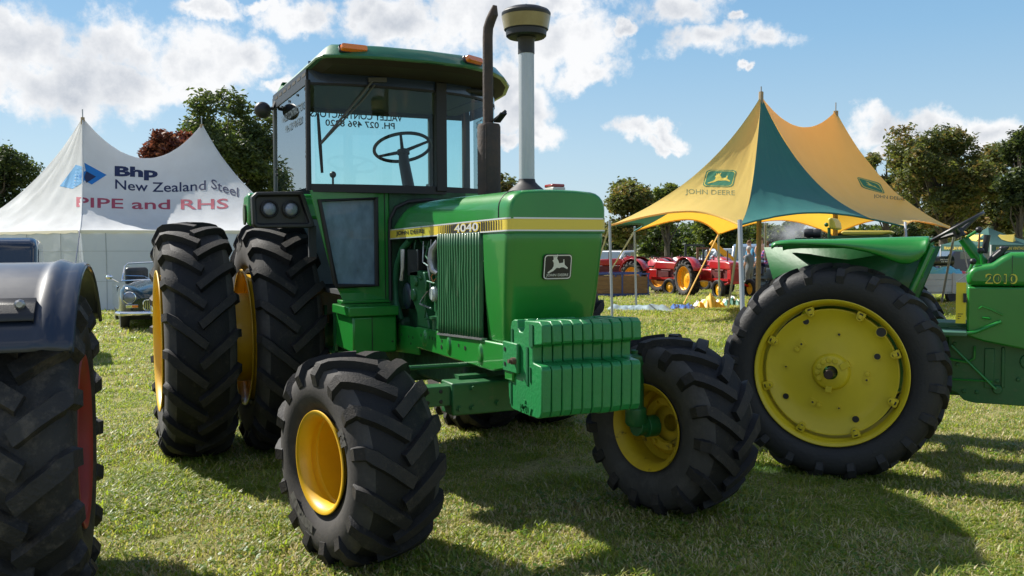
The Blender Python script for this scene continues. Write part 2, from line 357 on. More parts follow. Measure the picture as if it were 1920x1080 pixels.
# ------------------------------------------------------------------ tyres and wheels (axis y, outer face towards -y)
def tyre_mb(R, rr, W, n, h, lw, dirn=1, slant=.95, reach=.62, seg=72, shoulder=.075, endlug=.0):
    Rc = R - h; H = Rc - rr
    half = [(0, Rc), (.20 * W, Rc - .004), (.36 * W, Rc - .016), (.445 * W, Rc - .16 * H), (.487 * W, Rc - .32 * H), (.5 * W, Rc - .5 * H), (.485 * W, Rc - .68 * H), (.44 * W, Rc - .84 * H), (.40 * W, Rc - .93 * H), (.405 * W, rr + .012), (.39 * W, rr - .01)]
    prof = [(-y, r) for y, r in reversed(half)] + half[1:]
    m = MB(); m.lathe(prof, 'y', n=seg)
    for i_ in range(len(prof) - 1):
        if abs(prof[i_][0] + prof[i_ + 1][0]) / 2 > .40 * W:
            for j_ in range(seg): m.mi[i_ * seg + j_] = 1
    # raised bead ring on the sidewall
    # arc-length parametrisation of the half profile
    L = [0]
    for i in range(1, len(half)): L.append(L[-1] + math.hypot(half[i][0] - half[i - 1][0], half[i][1] - half[i - 1][1]))
    def P(s):
        s0 = abs(s)
        for i in range(1, len(half)):
            if s0 <= L[i] or i == len(half) - 1:
                t = (s0 - L[i - 1]) / (L[i] - L[i - 1]); y = half[i - 1][0] + (half[i][0] - half[i - 1][0]) * t; r = half[i - 1][1] + (half[i][1] - half[i - 1][1]) * t
                dy, dr = half[i][0] - half[i - 1][0], half[i][1] - half[i - 1][1]; l = math.hypot(dy, dr)
                return (y if s >= 0 else -y), r, (-dr / l if s >= 0 else dr / l), dy / l
    ssh = L[3]; send = ssh + (L[5] - L[3]) * reach
    rng = random.Random(int(R * 1000) + n)
    for side in (1, -1):
        for k in range(n):
            a0 = 2 * math.pi * (k + (0 if side > 0 else .5)) / n
            st = []
            for q, s in enumerate([-.035 * W, .06 * W, .16 * W, .27 * W, .37 * W, ssh * .97, ssh + (send - ssh) * .4, send]):
                y, r, ny, nr = P(s)
                lat = min(s, ssh)
                a = a0 + dirn * (lat * slant / R + (.02 * max(s - ssh, 0) / R))
                # blend the surface normal with the radial direction near the shoulder, so the outer lug end stands square
                hh = h if s < ssh else h * (1.02 if q == 5 else (.85 if q == 6 else .12))
                if q in (4, 5): ny, nr = (.22, .975) if q == 4 else (.42, .91)
                if q == 5: hh = h * 1.12
                w2 = lw / 2 * (1.0 if q < 4 else 1.12 if q < 7 else 1.05) / max(r, .01)
                wt = w2 * .74
                for (da, up) in ((-w2, -.003), (-wt, hh), (wt, hh), (w2, -.003)):
                    # lug faces lean along the lug direction: shift laterally opposite to the tangential offset
                    sh = -dirn * da * r * (.55 if q < 5 else .1)
                    yy = side * (y + ny * up + sh * (1 if q < 5 else .3)); r2 = r + nr * up
                    if side < 0: yy = -(y + ny * up + sh * (1 if q < 5 else .3))
                    aa = a + da
                    st.append((r2 * math.cos(aa), yy, r2 * math.sin(aa)))
            fs = []
            for i in range(7):
                b = i * 4
                fs += [(b, b + 1, b + 5, b + 4), (b + 1, b + 2, b + 6, b + 5), (b + 2, b + 3, b + 7, b + 6)]
            fs += [(0, 3, 2, 1), (28, 29, 30, 31)]
            m.add(st, fs)
            for q_ in range(7): m.mi[len(m.mi) - len(fs) + q_ * 3 + 1] = 2
    return m
def sidewall_text(wheel, words, r, size, y, m, a_mid):
    for word, a in zip(words, a_mid):
        vs, fs = text_polys(word, size, .01)
        o = MB(); out = []
        for v in vs:
            th = R_(a) - v.x / r; rad = r + v.y
            out.append((rad * math.cos(th), y, rad * math.sin(th)))
        o.add(out, fs); o.build('sidewall_lettering', m, wheel, smooth=0, recalc=False)

# ================================================================== GROUND
GRASSG = None
def ground_material():
    m = bpy.data.materials.new('mown_grass_ground'); m.use_nodes = True; t = m.node_tree; b = t.nodes['Principled BSDF']
    b.inputs['Roughness'].default_value = .9; b.inputs['Specular IOR Level'].default_value = .1
    tc = t.nodes.new('ShaderNodeTexCoord')
    def noi(sc, det=6, ro=.6):
        n = t.nodes.new('ShaderNodeTexNoise'); n.inputs['Scale'].default_value = sc; n.inputs['Detail'].default_value = det; n.inputs['Roughness'].default_value = ro
        t.links.new(tc.outputs['Object'], n.inputs['Vector']); return n.outputs['Fac']
    def ramp(f, a, b_): 
        r = t.nodes.new('ShaderNodeMapRange'); r.inputs['From Min'].default_value = a; r.inputs['From Max'].default_value = b_; t.links.new(f, r.inputs['Value']); return r.outputs[0]
    def mixc(f, c1, c2):
        x = t.nodes.new('ShaderNodeMixRGB'); t.links.new(f, x.inputs[0])
        for i, c in ((1, c1), (2, c2)):
            if isinstance(c, tuple): x.inputs[i].default_value = (*c, 1)
            else: t.links.new(c, x.inputs[i])
        return x.outputs[0]
    c = mixc(ramp(noi(2.2), .38, .62), (.17, .19, .04), (.30, .26, .09))
    c = mixc(ramp(noi(.35, 4), .48, .62), c, (.17, .21, .045))
    c = mixc(ramp(noi(60, 5, .8), .42, .66), c, (.48, .43, .22))
    c = mixc(ramp(noi(25, 6, .8), .52, .64), c, (.055, .085, .018))
    c = mixc(ramp(noi(1.1, 5), .60, .72), c, (.27, .19, .10))
    t.links.new(c, b.inputs['Base Color'])
    bp = t.nodes.new('ShaderNodeBump'); bp.inputs['Strength'].default_value = .9; bp.inputs['Distance'].default_value = .03
    t.links.new(noi(45, 6, .8), bp.inputs['Height']); t.links.new(bp.outputs[0], b.inputs['Normal'])
    return m
def build_ground():
    m = MB(); rows = []
    ds = [-60, -20, -6, 0, 2, 4, 6, 8, 10, 12, 15, 18, 20, 22, 25, 28, 31, 34, 36, 40, 60, 100, 200, 500, 1500]
    ss = [-1500, -300, -80, -40, -20, -12, -8, -5, -3, -1, 1, 3, 5, 8, 12, 20, 40, 80, 300, 1500]
    for d in ds:
        r = []
        for s in ss:
            p = CAM + FH * d + RH * s; r.append((p.x, p.y, gz(p.x, p.y)))
        rows.append(r)
    m.grid(rows); o = m.build('field', ground_material(), smooth=60); tag(o, kind='structure')
    return o
build_ground()
# worn earth strip where the red tractors stand
mm = MB(); rows = []
for i in range(25):
    t = i / 24; u = 1120 + 560 * t
    p = ground(u, 553.5 + 1.5 * math.sin(i * 1.7)); q = ground(u, 546 + 1.2 * math.sin(i * 2.3 + 1)); rows.append([(p.x, p.y, p.z + .004), (q.x, q.y, q.z + .004)])
mm.grid(rows); tag(mm.build('dirt_track', mat('bare_earth', (.22, .14, .09), .95, col2=(.16, .15, .05), nscale=1.5, bump=.6, bscale=20)), kind='structure')

def grass():
    blade_mats = []
    for nm, c, tcol in (('grass_blade_green', (.14, .20, .028), (.40, .52, .04)), ('grass_blade_yellow', (.30, .30, .07), (.58, .56, .10)), ('grass_blade_straw', (.58, .50, .28), (.52, .44, .20)), ('clover_leaf', (.09, .17, .028), (.24, .44, .04))):
        blade_mats.append(mat(nm, c, .45, spec=.5, trans=(tcol, .45)))
    protos = []
    rng = random.Random(3)
    for k in range(9):
        b = MB(); nb = 34
        for i in range(nb):
            a = rng.uniform(0, 6.28); r = .10 * math.sqrt(rng.random()); x, y = r * math.cos(a), r * math.sin(a)
            tall = rng.uniform(.014, .036) * (1.7 if k == 8 else 1); lean = rng.uniform(.4, 2.0) * tall; dr = rng.uniform(0, 6.28)
            wd = rng.uniform(.0018, .0042); px, py = -math.sin(dr) * wd, math.cos(dr) * wd
            dx, dy = math.cos(dr) * lean, math.sin(dr) * lean
            mi = rng.choices((0, 1, 2, 3), [(9, 3, .6, 0), (5, 5, 2.5, 0), (2.5, 3.5, 6, 0)][k // 3 if k < 8 else 0])[0]
            b.add([(x - px, y - py, -.003), (x + px, y + py, -.003), (x + dx * .45 + px * .9, y + dy * .45 + py * .9, tall * .7), (x + dx * .45 - px * .9, y + dy * .45 - py * .9, tall * .7), (x + dx, y + dy, tall)], [(0, 1, 2, 3), (3, 2, 4)], mi)
        if k % 3 == 0:
            for i in range(9):
                a = rng.uniform(0, 6.28); r = .09 * math.sqrt(rng.random()); x, y = r * math.cos(a), r * math.sin(a); z = rng.uniform(.012, .026); s = rng.uniform(.006, .011)
                tx, ty = rng.uniform(-.5, .5), rng.uniform(-.5, .5)
                b.add([(x + s * math.cos(q), y + s * math.sin(q), z + s * (tx * math.cos(q) + ty * math.sin(q))) for q in [j * 1.0472 for j in range(6)]], [(0, 1, 2, 3, 4, 5)], 3)
        if k % 4 == 1:
            for i in range(7):     # dry clippings lying flat
                a = rng.uniform(0, 6.28); r = .09 * math.sqrt(rng.random()); x, y = r * math.cos(a), r * math.sin(a); q = rng.uniform(0, 3.14); l = rng.uniform(.01, .03)
                cx, cy = math.cos(q) * l, math.sin(q) * l; z = rng.uniform(.015, .03)
                b.add([(x - cx, y - cy, z), (x + cx, y + cy, z + .006), (x + cx + cy * .1, y + cy - cx * .1, z + .006), (x - cx + cy * .1, y - cy - cx * .1, z)], [(0, 1, 2, 3)], 2)
        me = bpy.data.meshes.new('tuft'); me.from_pydata([tuple(v) for v in b.v], [], b.f)
        for q in blade_mats: me.materials.append(q)
        me.polygons.foreach_set('material_index', b.mi); me.update(); protos.append(me)
    # points scattered over the lawn in front of the viewpoint, thinner with distance
    pts = []; 
    def bare(x, y): return noise.noise(Vector((x * 1.6, y * 1.6, 21))) + .5 * noise.noise(Vector((x * 4, y * 4, 3))) > .34
    def fill(d0, d1, dens, seed):
        rg = random.Random(seed); tanh = .62
        area = (d1 ** 2 - d0 ** 2) * tanh; n = int(area * dens)
        for _ in range(n):
            d = math.sqrt(rg.uniform(d0 ** 2, d1 ** 2)); s = rg.uniform(-tanh, tanh) * d
            p = CAM + FH * d + RH * s
            if bare(p.x, p.y) and rg.random() < .62: continue
            pts.append((p.x, p.y, gz(p.x, p.y), d))
    fill(2.6, 6, 240, 1); fill(6, 9, 170, 2); fill(9, 14, 85, 3); fill(14, 26, 30, 4); fill(26, 45, 7, 5)
    rq = random.Random(77)
    for (cx_, cy_, n_) in ((3.05, .05, 26), (2.2, -1.15, 16), (2.95, -.55, 14), (.45, -1.65, 22), (1.0, 1.35, 12), (3.2, 1.25, 16), (2.0, 1.9, 20), (2.6, -2.4, 16), (2.0, .75, 10), (3.9, .6, 12)):
        for _ in range(n_): pts.append((cx_ + rq.gauss(0, .18), cy_ + rq.gauss(0, .14), 0, 3.0))
    # one object: geometry nodes instance the tufts on the points
    coll = bpy.data.collections.new('grass_tufts')
    for k, me in enumerate(protos):
        ob = bpy.data.objects.new('grass_tuft', me); coll.objects.link(ob)
    base = bpy.data.meshes.new('grass'); base.from_pydata([p[:3] for p in pts], [], [])
    sc = base.attributes.new('tsc', 'FLOAT', 'POINT'); rg = random.Random(9)
    vals = []
    for p in pts:
        n = noise.noise(Vector((p[0] * .9, p[1] * .9, 0))); f = 1.0 + .5 * n
        vals.append(f * rg.uniform(.7, 1.25) * (1 if p[3] < 9 else 1.25 if p[3] < 14 else 1.9 if p[3] < 26 else 2.6))
    sc.data.foreach_set('value', vals)
    idx = base.attributes.new('tix', 'INT', 'POINT'); vi = []
    for p in pts:
        if p[3] == 3.0: vi.append(8); continue
        a_ = noise.noise(Vector((p[0] * .55, p[1] * .55, 4))) + .8 * noise.noise(Vector((p[0] * 2.2, p[1] * 2.2, 9))); q_ = rg.random() * .5 - .25 + a_
        vi.append(8 if rg.random() < .03 + .05 * (a_ < -.3) else (rg.randrange(3) if q_ < -.10 else 3 + rg.randrange(3) if q_ < .28 else 6 + rg.randrange(2)))
    idx.data.foreach_set('value', vi)
    rz = base.attributes.new('trz', 'FLOAT', 'POINT'); rz.data.foreach_set('value', [rg.uniform(0, 6.28) for _ in pts])
    o = bpy.data.objects.new('grass', base); COL.objects.link(o); tag(o, kind='stuff')
    g = bpy.data.node_groups.new('grass_scatter', 'GeometryNodeTree')
    g.interface.new_socket('Geometry', in_out='INPUT', socket_type='NodeSocketGeometry'); g.interface.new_socket('Geometry', in_out='OUTPUT', socket_type='NodeSocketGeometry')
    gi = g.nodes.new('NodeGroupInput'); go = g.nodes.new('NodeGroupOutput')
    ci = g.nodes.new('GeometryNodeCollectionInfo'); ci.inputs['Collection'].default_value = coll; ci.inputs['Separate Children'].default_value = True; ci.inputs['Reset Children'].default_value = True
    ip = g.nodes.new('GeometryNodeInstanceOnPoints'); ip.inputs['Pick Instance'].default_value = True
    def na(nm, ty):
        n = g.nodes.new('GeometryNodeInputNamedAttribute'); n.data_type = ty; n.inputs['Name'].default_value = nm; return n.outputs['Attribute']
    cx = g.nodes.new('ShaderNodeCombineXYZ'); g.links.new(na('trz', 'FLOAT'), cx.inputs[2])
    g.links.new(gi.outputs[0], ip.inputs['Points']); g.links.new(ci.outputs[0], ip.inputs['Instance']); g.links.new(na('tix', 'INT'), ip.inputs['Instance Index'])
    e2r = g.nodes.new('FunctionNodeEulerToRotation'); g.links.new(cx.outputs[0], e2r.inputs[0]); g.links.new(e2r.outputs[0], ip.inputs['Rotation'])
    g.links.new(na('tsc', 'FLOAT'), ip.inputs['Scale']); g.links.new(ip.outputs[0], go.inputs[0])
    md = o.modifiers.new('scatter', 'NODES'); md.node_group = g
grass()

# ================================================================== WHEELS
def make_wheel(R, rr, W, n, h, lw, dirn, rubber, paint, parent, disc_y, depth=.0, hub_r=.16, nuts=8, style='dish', slant=.95, reach=.62, rimw=.40, letters=None):
    """wheel (disc and hub) > tyre, rim, hub ; axis y, outer face -y"""
    d = MB()
    ri = rr * .90
    if style == 'dish':
        d.lathe([(disc_y - .012, .05), (disc_y - .012, hub_r * 1.25), (disc_y - .03, hub_r * 1.5), (disc_y + .01, ri * .72), (disc_y - .0, ri * .86), (disc_y - .02, ri * .985)], 'y', n=48)
        d.lathe([(disc_y + .012, ri * .985), (disc_y + .015, .05)], 'y', n=48)
    wheel = d.build('wheel', paint, parent, smooth=40)
    r = MB(); f = -W * rimw
    r.lathe([(f + .004, rr - .012), (f - .010, rr + .008), (f - .014, rr + .016), (f - .020, rr + .014), (f - .020, rr + .002), (f - .006, rr - .012), (f + .02, rr - .024), (f + .045, rr - .026), (f + .052, ri + .010), (f + .075, ri + .008), (f + .082, ri - .002), (f + .10, ri), (-f - .10, ri), (-f - .06, rr - .03), (-f - .01, rr - .02), (-f + .02, rr + .014), (-f + .01, rr + .016), (-f - .004, rr - .012)], 'y', n=72)
    r.build('rim', paint, wheel, smooth=50)
    hb = MB(); hb.lathe([(disc_y - .07, .001), (disc_y - .07, hub_r * .55), (disc_y - .05, hub_r * .62), (disc_y - .012, hub_r * .66)], 'y', n=24)
    for k in range(nuts):
        a = 2 * math.pi * k / nuts + .2; hb.lathe([(disc_y - .05, .001), (disc_y - .05, .016), (disc_y - .025, .017)], 'y', (hub_r * math.cos(a), 0, hub_r * math.sin(a)), 6)
    hb.build('hub', paint, wheel)
    wl = MB(); wl.tube([(ri * .985 * math.cos(a), disc_y - .028, ri * .985 * math.sin(a)) for a in [k * .1309 for k in range(48)]], .0045, 5, closed=True); wl.build('weld_line', mat('grimy_weld', (.06, .035, .01), .8), wheel)
    tyre_mb(R, rr, W, n, h, lw, dirn, slant, reach).build('tyre', [rubber, SIDE if rubber != RUBB else RUBB, LUG if rubber != RUBB else RUBB], wheel, smooth=38)
    return wheel
def stuck(wheel, R, parent_name=None): pass

# ================================================================== GREEN CAB TRACTOR (centre)
def cab_tractor():
    T = empty('tractor', (0, 0, 0), 0, 'large green cab tractor with dual rear wheels, front weights and yellow bonnet stripe', 'tractor')
    HY = .27
    # ---- rear wheels
    def rear(y, side, spin, brackets=False, dy=.06):
        wh = make_wheel(0.866, .497, .462, 20, .045, .060, 1 if side < 0 else -1, RUB, YEL, T, dy, hub_r=.13, slant=.92, reach=.60, rimw=.475)
        if brackets:
            for k in range(8):
                a = 2 * math.pi * k / 8 + .3; c, s = math.cos(a), math.sin(a)
                q = MB(); q.box(-.035, .035, -.05, .03, .36, .45); q.box(-.05, .05, -.025, .0, .20, .42); q.lathe([(-.075, .001), (-.075, .016), (-.05, .016)], 'y', (0, 0, .40), 6)
                ang = math.pi / 2 - a
                q.v = [(x * math.cos(ang) + z * math.sin(ang), yy, -x * math.sin(ang) + z * math.cos(ang)) for x, yy, z in q.v]
                q.build('rim_clamp', YEL, wh, bevel=.004)
        wh.location = (0, y, .841); wh.rotation_euler = (0, spin, 0 if side < 0 else math.pi)
        return wh
    w1 = rear(-1.417, -1, .1); w2 = rear(-.82, -1, .32, True)
    w3 = rear(1.417, 1, .2); w4 = rear(.82, 1, .05)
    LET = mat('moulded_rubber_letters', (.105, .10, .092), .7)
    for wh in (w1, w2): sidewall_text(wh, ['18.4-38', '18.4-38'], .70, .085, -.233, LET, (118, 262))
    # spacer drum between the duals
    dr = MB(); dr.lathe([(-.30, .30), (-.28, .33), (.28, .33), (.30, .30)], 'y', (0, -1.12, .841), 40); dr.build('dual_spacer_drum', YEL, T)
    dr = MB(); dr.lathe([(-.30, .30), (.30, .30)], 'y', (0, 1.12, .841), 40); dr.build('dual_spacer_drum', YEL, T)
    ax = MB(); ax.lathe([(-1.46, .05), (1.46, .05)], 'y', (0, 0, .841), 20, capa=True, capb=True); ax.lathe([(-.55, .13), (-.2, .2), (.2, .2), (.55, .13)], 'y', (0, 0, .841), 20); ax.build('rear_axle', GREENF, T)
    # ---- front wheels
    def front(y, st, side, disc):
        wh = make_wheel(.515, .232, .44, 15, .034, .062, 1 if side < 0 else -1, RUB, YEL if side < 0 else YELD, T, disc, hub_r=.085, nuts=6, slant=.80, reach=.85, rimw=.42)
        wh.location = (2.709, y, .495); wh.rotation_euler = (0, .25, R_(st) + (0 if side < 0 else math.pi)); return wh
    f1 = front(-.911, 13.5, -1, .09); f2 = front(.925, 13.5, 1, -.03)
    sidewall_text(f1, ['FLOTATION', '16.1'], .325, .045, -.2235, LET, (255, 45))
    # inside of the far front wheel: dished centre and nuts facing the tractor
    dsh = MB(); dsh.lathe([(.02, .10), (.035, .11), (.035, .15), (.0, .185), (.04, .205)], 'y', n=40)
    for k in range(6):
        a = k * 1.047 + .3; dsh.lathe([(.034, .014), (.052, .013), (.052, .001)], 'y', (.128 * math.cos(a), 0, .128 * math.sin(a)), 6)
    dsh.build('inner_dish', YELD, f2)
    # ---- front axle
    b = MB(); b.box(2.63, 2.79, -.44, .44, .665, .83); b.build('axle_beam', GREENF, T, bevel=.008)
    for s in (-1, 1):
        b = MB(); b.box(2.655, 2.765, min(s * .30, s * .70), max(s * .30, s * .70), .715, .815)
        for q in (.49, .56):
            for z in (.738, .79): b.lathe([(.0, .011), (.004, .011), (.004, .001)], 'x', (2.765, s * q, z), 8, 1)
        b.build('axle_extension', [GREENF, BLK], T, bevel=.005)
        k = MB(); k.lathe([(.50, .05), (.52, .062), (.60, .06), (.61, .045), (.84, .045), (.86, .058), (.90, .058), (.91, .03), (.93, .03)], 'z', (2.71, s * .70, 0), 20, capa=True, capb=True)
        k.tube([(2.71, s * .70, .50), (2.70, s * .80, .49)], [.06, .05], 14)
        k.lathe([(-.035, .062), (.035, .062)] if s > 0 else [(-.035, .062), (.035, .062)], 'y', (2.705, s * .80, .49), 20, capa=True, capb=True)
        k.build('kingpin_and_spindle', GREENF, T, bevel=.003)
        a = MB(); a.prism([(2.60, s * .66), (2.74, s * .64), (2.77, s * .70), (2.74, s * .76), (2.60, s * .78), (2.52, s * .72)], .872, .90, 'z'); a.bolt((2.71, s * .70, .90), 'z+', .025, .025); a.build('steering_arm', GREENF, T, bevel=.004)
    b = MB(); b.tube([(2.55, -.69, .89), (2.60, .69, .89)], .013, 8); b.box(2.60, 2.68, -.36, -.20, .832, .85); b.build('tie_rod', GREENF, T)
    b = MB()
    for (y, z) in ((-.40, .70), (-.33, .70), (-.33, .80), (-.19, .715), (.2, .72), (.33, .70)): b.lathe([(0, .018), (.006, .018), (.006, .013), (.018, .012), (.018, .001)], 'x', (2.791, y, z), 8)
    b.build('axle_bolts', GREENF, T)
    # ---- chassis: frame rails with pressed and punched holes
    for s in (-1, 1):
        y0, y1 = (s * HY, s * (HY - .03)); y0, y1 = min(y0, y1), max(y0, y1)
        r = MB(); r.prism([(1.74, 1.024), (3.07, 1.046), (3.08, .93), (2.9, .895), (1.74, .895)], y0, y1, 'y'); r.build('frame_rail', GREEN, T, bevel=.008)
        r = MB(); r.prism([(.9, 1.0), (1.745, 1.016), (1.745, .85), (.9, .80)], y0 + .012 * -s, y1, 'y'); r.build('side_rail_rear', GREEN, T, bevel=.004)
    yy = -HY - .0015; hl = MB(); hp = MB()
    for x in (1.83, 1.98, 2.03, 2.08, 2.19, 2.45): hl.box(x, x + .012, yy - .001, yy, .972, .990)
    for x in (1.20, 1.30, 1.42, 1.56, 1.64): hl.box(x, x + .010, -HY + .0095, -HY + .0125, .94, .956)
    for x in (1.38, 1.6): hl.box(x, x + .010, -HY + .0095, -HY + .0125, .90, .914)
    for z in (.955, .985): hl.box(1.888, 1.902, yy - .004, yy - .001, z - .01, z + .012); hl.box(1.908, 1.922, yy - .004, yy - .001, z - .01, z + .012)
    for x, z in ((2.19, .945), (2.55, .976), (2.31, .96), (2.31, .93)): hl.lathe([(0, .012), (-.002, .012), (-.002, .001)], 'y', (x, yy, z), 10)
    hl.build('punched_holes', BLK, T, smooth=0)
    for x in (1.905, 2.31, 2.76):
        p = MB(); p.lathe([(0, .03), (-.010, .022), (-.012, .001)], 'y', (x, -HY, .97), 16)
        p.v = [(q[0], q[1], (q[2] - .97) * 1.9 + .966) for q in p.v]; p.build('pressed_boss', GREEN, T)
    # front cross plate and weight bracket
    b = MB(); b.prism([(3.07, 1.046), (3.17, 1.05), (3.17, .88), (3.08, .88)], -HY - .012, HY + .012, 'y'); b.build('front_bolster', GREEN, T, bevel=.006)
    for s in (-1, 1):
        b = MB(); b.box(3.075, 3.235, min(s * .272, s * .290), max(s * .272, s * .290), .925, 1.066); b.build('weight_bracket', GREENW, T, bevel=.005)
    b = MB()
    for z in (.96, 1.03): b.lathe([(0, .010), (-.003, .010), (-.003, .001)], 'y', (3.105, -.2905, z), 10)
    b.build('bracket_holes', BLK, T)
    b = MB(); b.lathe([(0, .017), (-.02, .016), (-.02, .010), (-.035, .010), (-.035, .001)], 'y', (3.215, -.29, .985), 10); b.build('weight_pin', mat('rusty_pin', (.10, .06, .04), .7), T)
    # ---- suitcase weights
    prof = [(3.125, 1.135), (3.135, 1.160), (3.16, 1.172), (3.20, 1.174), (3.205, 1.135), (3.225, 1.12), (3.255, 1.12), (3.275, 1.14), (3.275, 1.176), (3.425, 1.182), (3.452, 1.165), (3.456, 1.092), (3.448, 1.080), (3.372, 1.070), (3.362, 1.062), (3.360, 1.0), (3.366, .990),
            (3.438, .984), (3.452, .968), (3.447, .78), (3.43, .752), (3.40, .744), (3.15, .744), (3.125, .752), (3.10, .80), (3.095, .875), (3.11, .89), (3.17, .90), (3.20, .935), (3.205, 1.0), (3.19, 1.03), (3.12, 1.04)]
    rng = random.Random(5)
    W0 = None
    for k in range(10):
        y0 = -.272 + k * .0522; g = .0022
        b = MB(); jx = rng.uniform(-.003, .003)
        b.prism([(x + jx, z + jx) for x, z in prof], y0 + g, y0 + .0522 - g, 'y')
        o = b.build('front_weight', GREENW, T, bevel=.005, seg=2, smooth=28)
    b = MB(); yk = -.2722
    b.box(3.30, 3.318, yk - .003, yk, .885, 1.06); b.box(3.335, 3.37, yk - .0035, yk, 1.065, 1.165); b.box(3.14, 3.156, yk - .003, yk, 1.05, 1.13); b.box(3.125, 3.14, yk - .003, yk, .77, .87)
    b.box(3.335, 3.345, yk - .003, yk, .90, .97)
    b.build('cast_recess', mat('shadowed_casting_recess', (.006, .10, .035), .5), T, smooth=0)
    b = MB()
    b.box(3.27, 3.29, yk - .003, yk, .80, .812); vs, fs = text_polys('R51680 7', .028, .01); b.add([(3.29 + v.x, yk - .003, .79 + v.y - .02) for v in vs], fs)
    b.build('cast_lettering', GREENW, T, smooth=0)
    # ---- engine and its plumbing
    e = MB(); e.box(1.28, 2.68, -.17, .17, .86, 1.44); e.box(1.30, 2.30, -.14, .14, 1.43, 1.56); e.build('engine_block', GREEN_D, T, bevel=.02)
    e = MB(); e.box(.55, 1.32, -.24, .24, .62, 1.05); e.box(1.2, 2.2, -.13, .13, .66, .88); e.build('transmission', GREEN_D, T, bevel=.03)
    e = MB(); e.prism([(1.52, 1.36), (1.70, 1.37), (1.80, 1.36), (1.83, 1.27), (1.79, 1.16), (1.86, 1.07), (1.88, 1.02), (1.66, 1.02), (1.66, 1.10), (1.57, 1.18), (1.53, 1.27)], -.235, -.17, 'y')
    for x, z, r in ((1.66, 1.30, .032), (1.62, 1.215, .04), (1.75, 1.325, .015)): e.lathe([(0, r), (-.015, r), (-.018, r * .5), (-.018, .001)], 'y', (x, -.235, z), 16)
    e.build('timing_housing', GREENF, T, bevel=.008)
    e = MB(); e.tube([(1.30, -.22, 1.03), (1.22, -.23, 1.14), (1.215, -.235, 1.28), (1.27, -.235, 1.40), (1.38, -.235, 1.50), (1.50, -.22, 1.56)], .021, 12); e.build('green_hose', mat('green_hose_rubber', (.012, .11, .045), .6), T)
    e = MB(); e.box(1.48, 1.68, -.235, -.15, 1.33, 1.50); e.build('control_box', BLKP, T, bevel=.006)
    e = MB(); e.tube([(1.42, -.245, 1.50), (1.425, -.25, 1.36), (1.405, -.25, 1.30)], [.016, .012, .016], 8); e.tube([(1.45, -.245, 1.50), (1.45, -.25, 1.38), (1.41, -.25, 1.31)], .006, 6); e.build('bright_lever', STEEL, T)
    e = MB(); e.lathe([(-.11, .065), (-.10, .085), (.06, .085), (.075, .06)], 'y', (1.45, -.13, 1.20), 20, capa=True, capb=True); e.build('oil_filter', mat('dark_blue_filter', (.012, .018, .035), .3, coat=.5), T)
    e = MB(); e.tube([(2.10, -.25, 1.55), (2.05, -.262, 1.50), (2.035, -.265, 1.43), (2.06, -.262, 1.375), (2.10, -.255, 1.36)], [.018, .030, .032, .026, .014], 10); e.build('alternator_casing', STEEL, T)
    e = MB(); e.lathe([(-.10, .001), (-.10, .035), (-.09, .045), (0, .045)], 'y', (2.02, -.17, 1.24), 18); e.build('pump_cover', mat('bright_gasket_cover', (.62, .64, .60), .4, metal=.3), T)
    e = MB(); e.box(1.98, 2.10, -.24, -.15, 1.13, 1.20); e.box(2.02, 2.12, -.245, -.15, 1.03, 1.42); e.build('injection_pump', GREENF, T, bevel=.006)
    e = MB(); e.lathe([(1.015, .035), (1.02, .04), (1.085, .04), (1.09, .055), (1.105, .055), (1.11, .02), (1.14, .02)], 'z', (1.99, -.215, 0), 18, capa=True, capb=True); e.build('sediment_bowl', GREENF, T)
    pipes = [[(1.55, -.2, 1.56), (1.56, -.22, 1.45), (1.62, -.22, 1.44)], [(1.70, -.2, 1.55), (1.71, -.21, 1.42), (1.80, -.21, 1.40), (1.81, -.2, 1.30)], [(1.80, -.2, 1.55), (1.79, -.22, 1.46), (1.85, -.22, 1.43), (1.87, -.22, 1.36)],
             [(1.92, -.23, 1.56), (1.91, -.24, 1.40), (1.90, -.23, 1.25)], [(1.83, -.22, 1.25), (1.78, -.24, 1.20), (1.76, -.25, 1.165), (1.96, -.25, 1.15)], [(1.83, -.23, 1.25), (1.90, -.25, 1.31), (2.0, -.24, 1.30)],
             [(1.86, -.24, 1.18), (1.84, -.25, 1.08), (1.95, -.25, 1.09)], [(1.60, -.2, 1.58), (1.72, -.2, 1.52), (1.86, -.2, 1.51), (1.98, -.2, 1.53)], [(1.34, -.2, 1.56), (1.36, -.2, 1.50), (1.44, -.2, 1.50), (1.47, -.2, 1.55)]]
    for i, p in enumerate(pipes):
        e = MB(); e.tube(p, .006 if i != 3 else .004, 6); e.build('fuel_pipe', [GREENF, STEEL, GREENF, STEEL, STEEL, GREENF, GREENF, GREENF, BLKP][i], T)
    e = MB(); e.tube([(2.03, -.26, 1.36), (2.0, -.262, 1.34), (2.03, -.262, 1.31), (2.08, -.262, 1.33)], .004, 6); e.build('copper_wire', mat('copper_wire', (.6, .22, .08), .4, metal=.6), T)
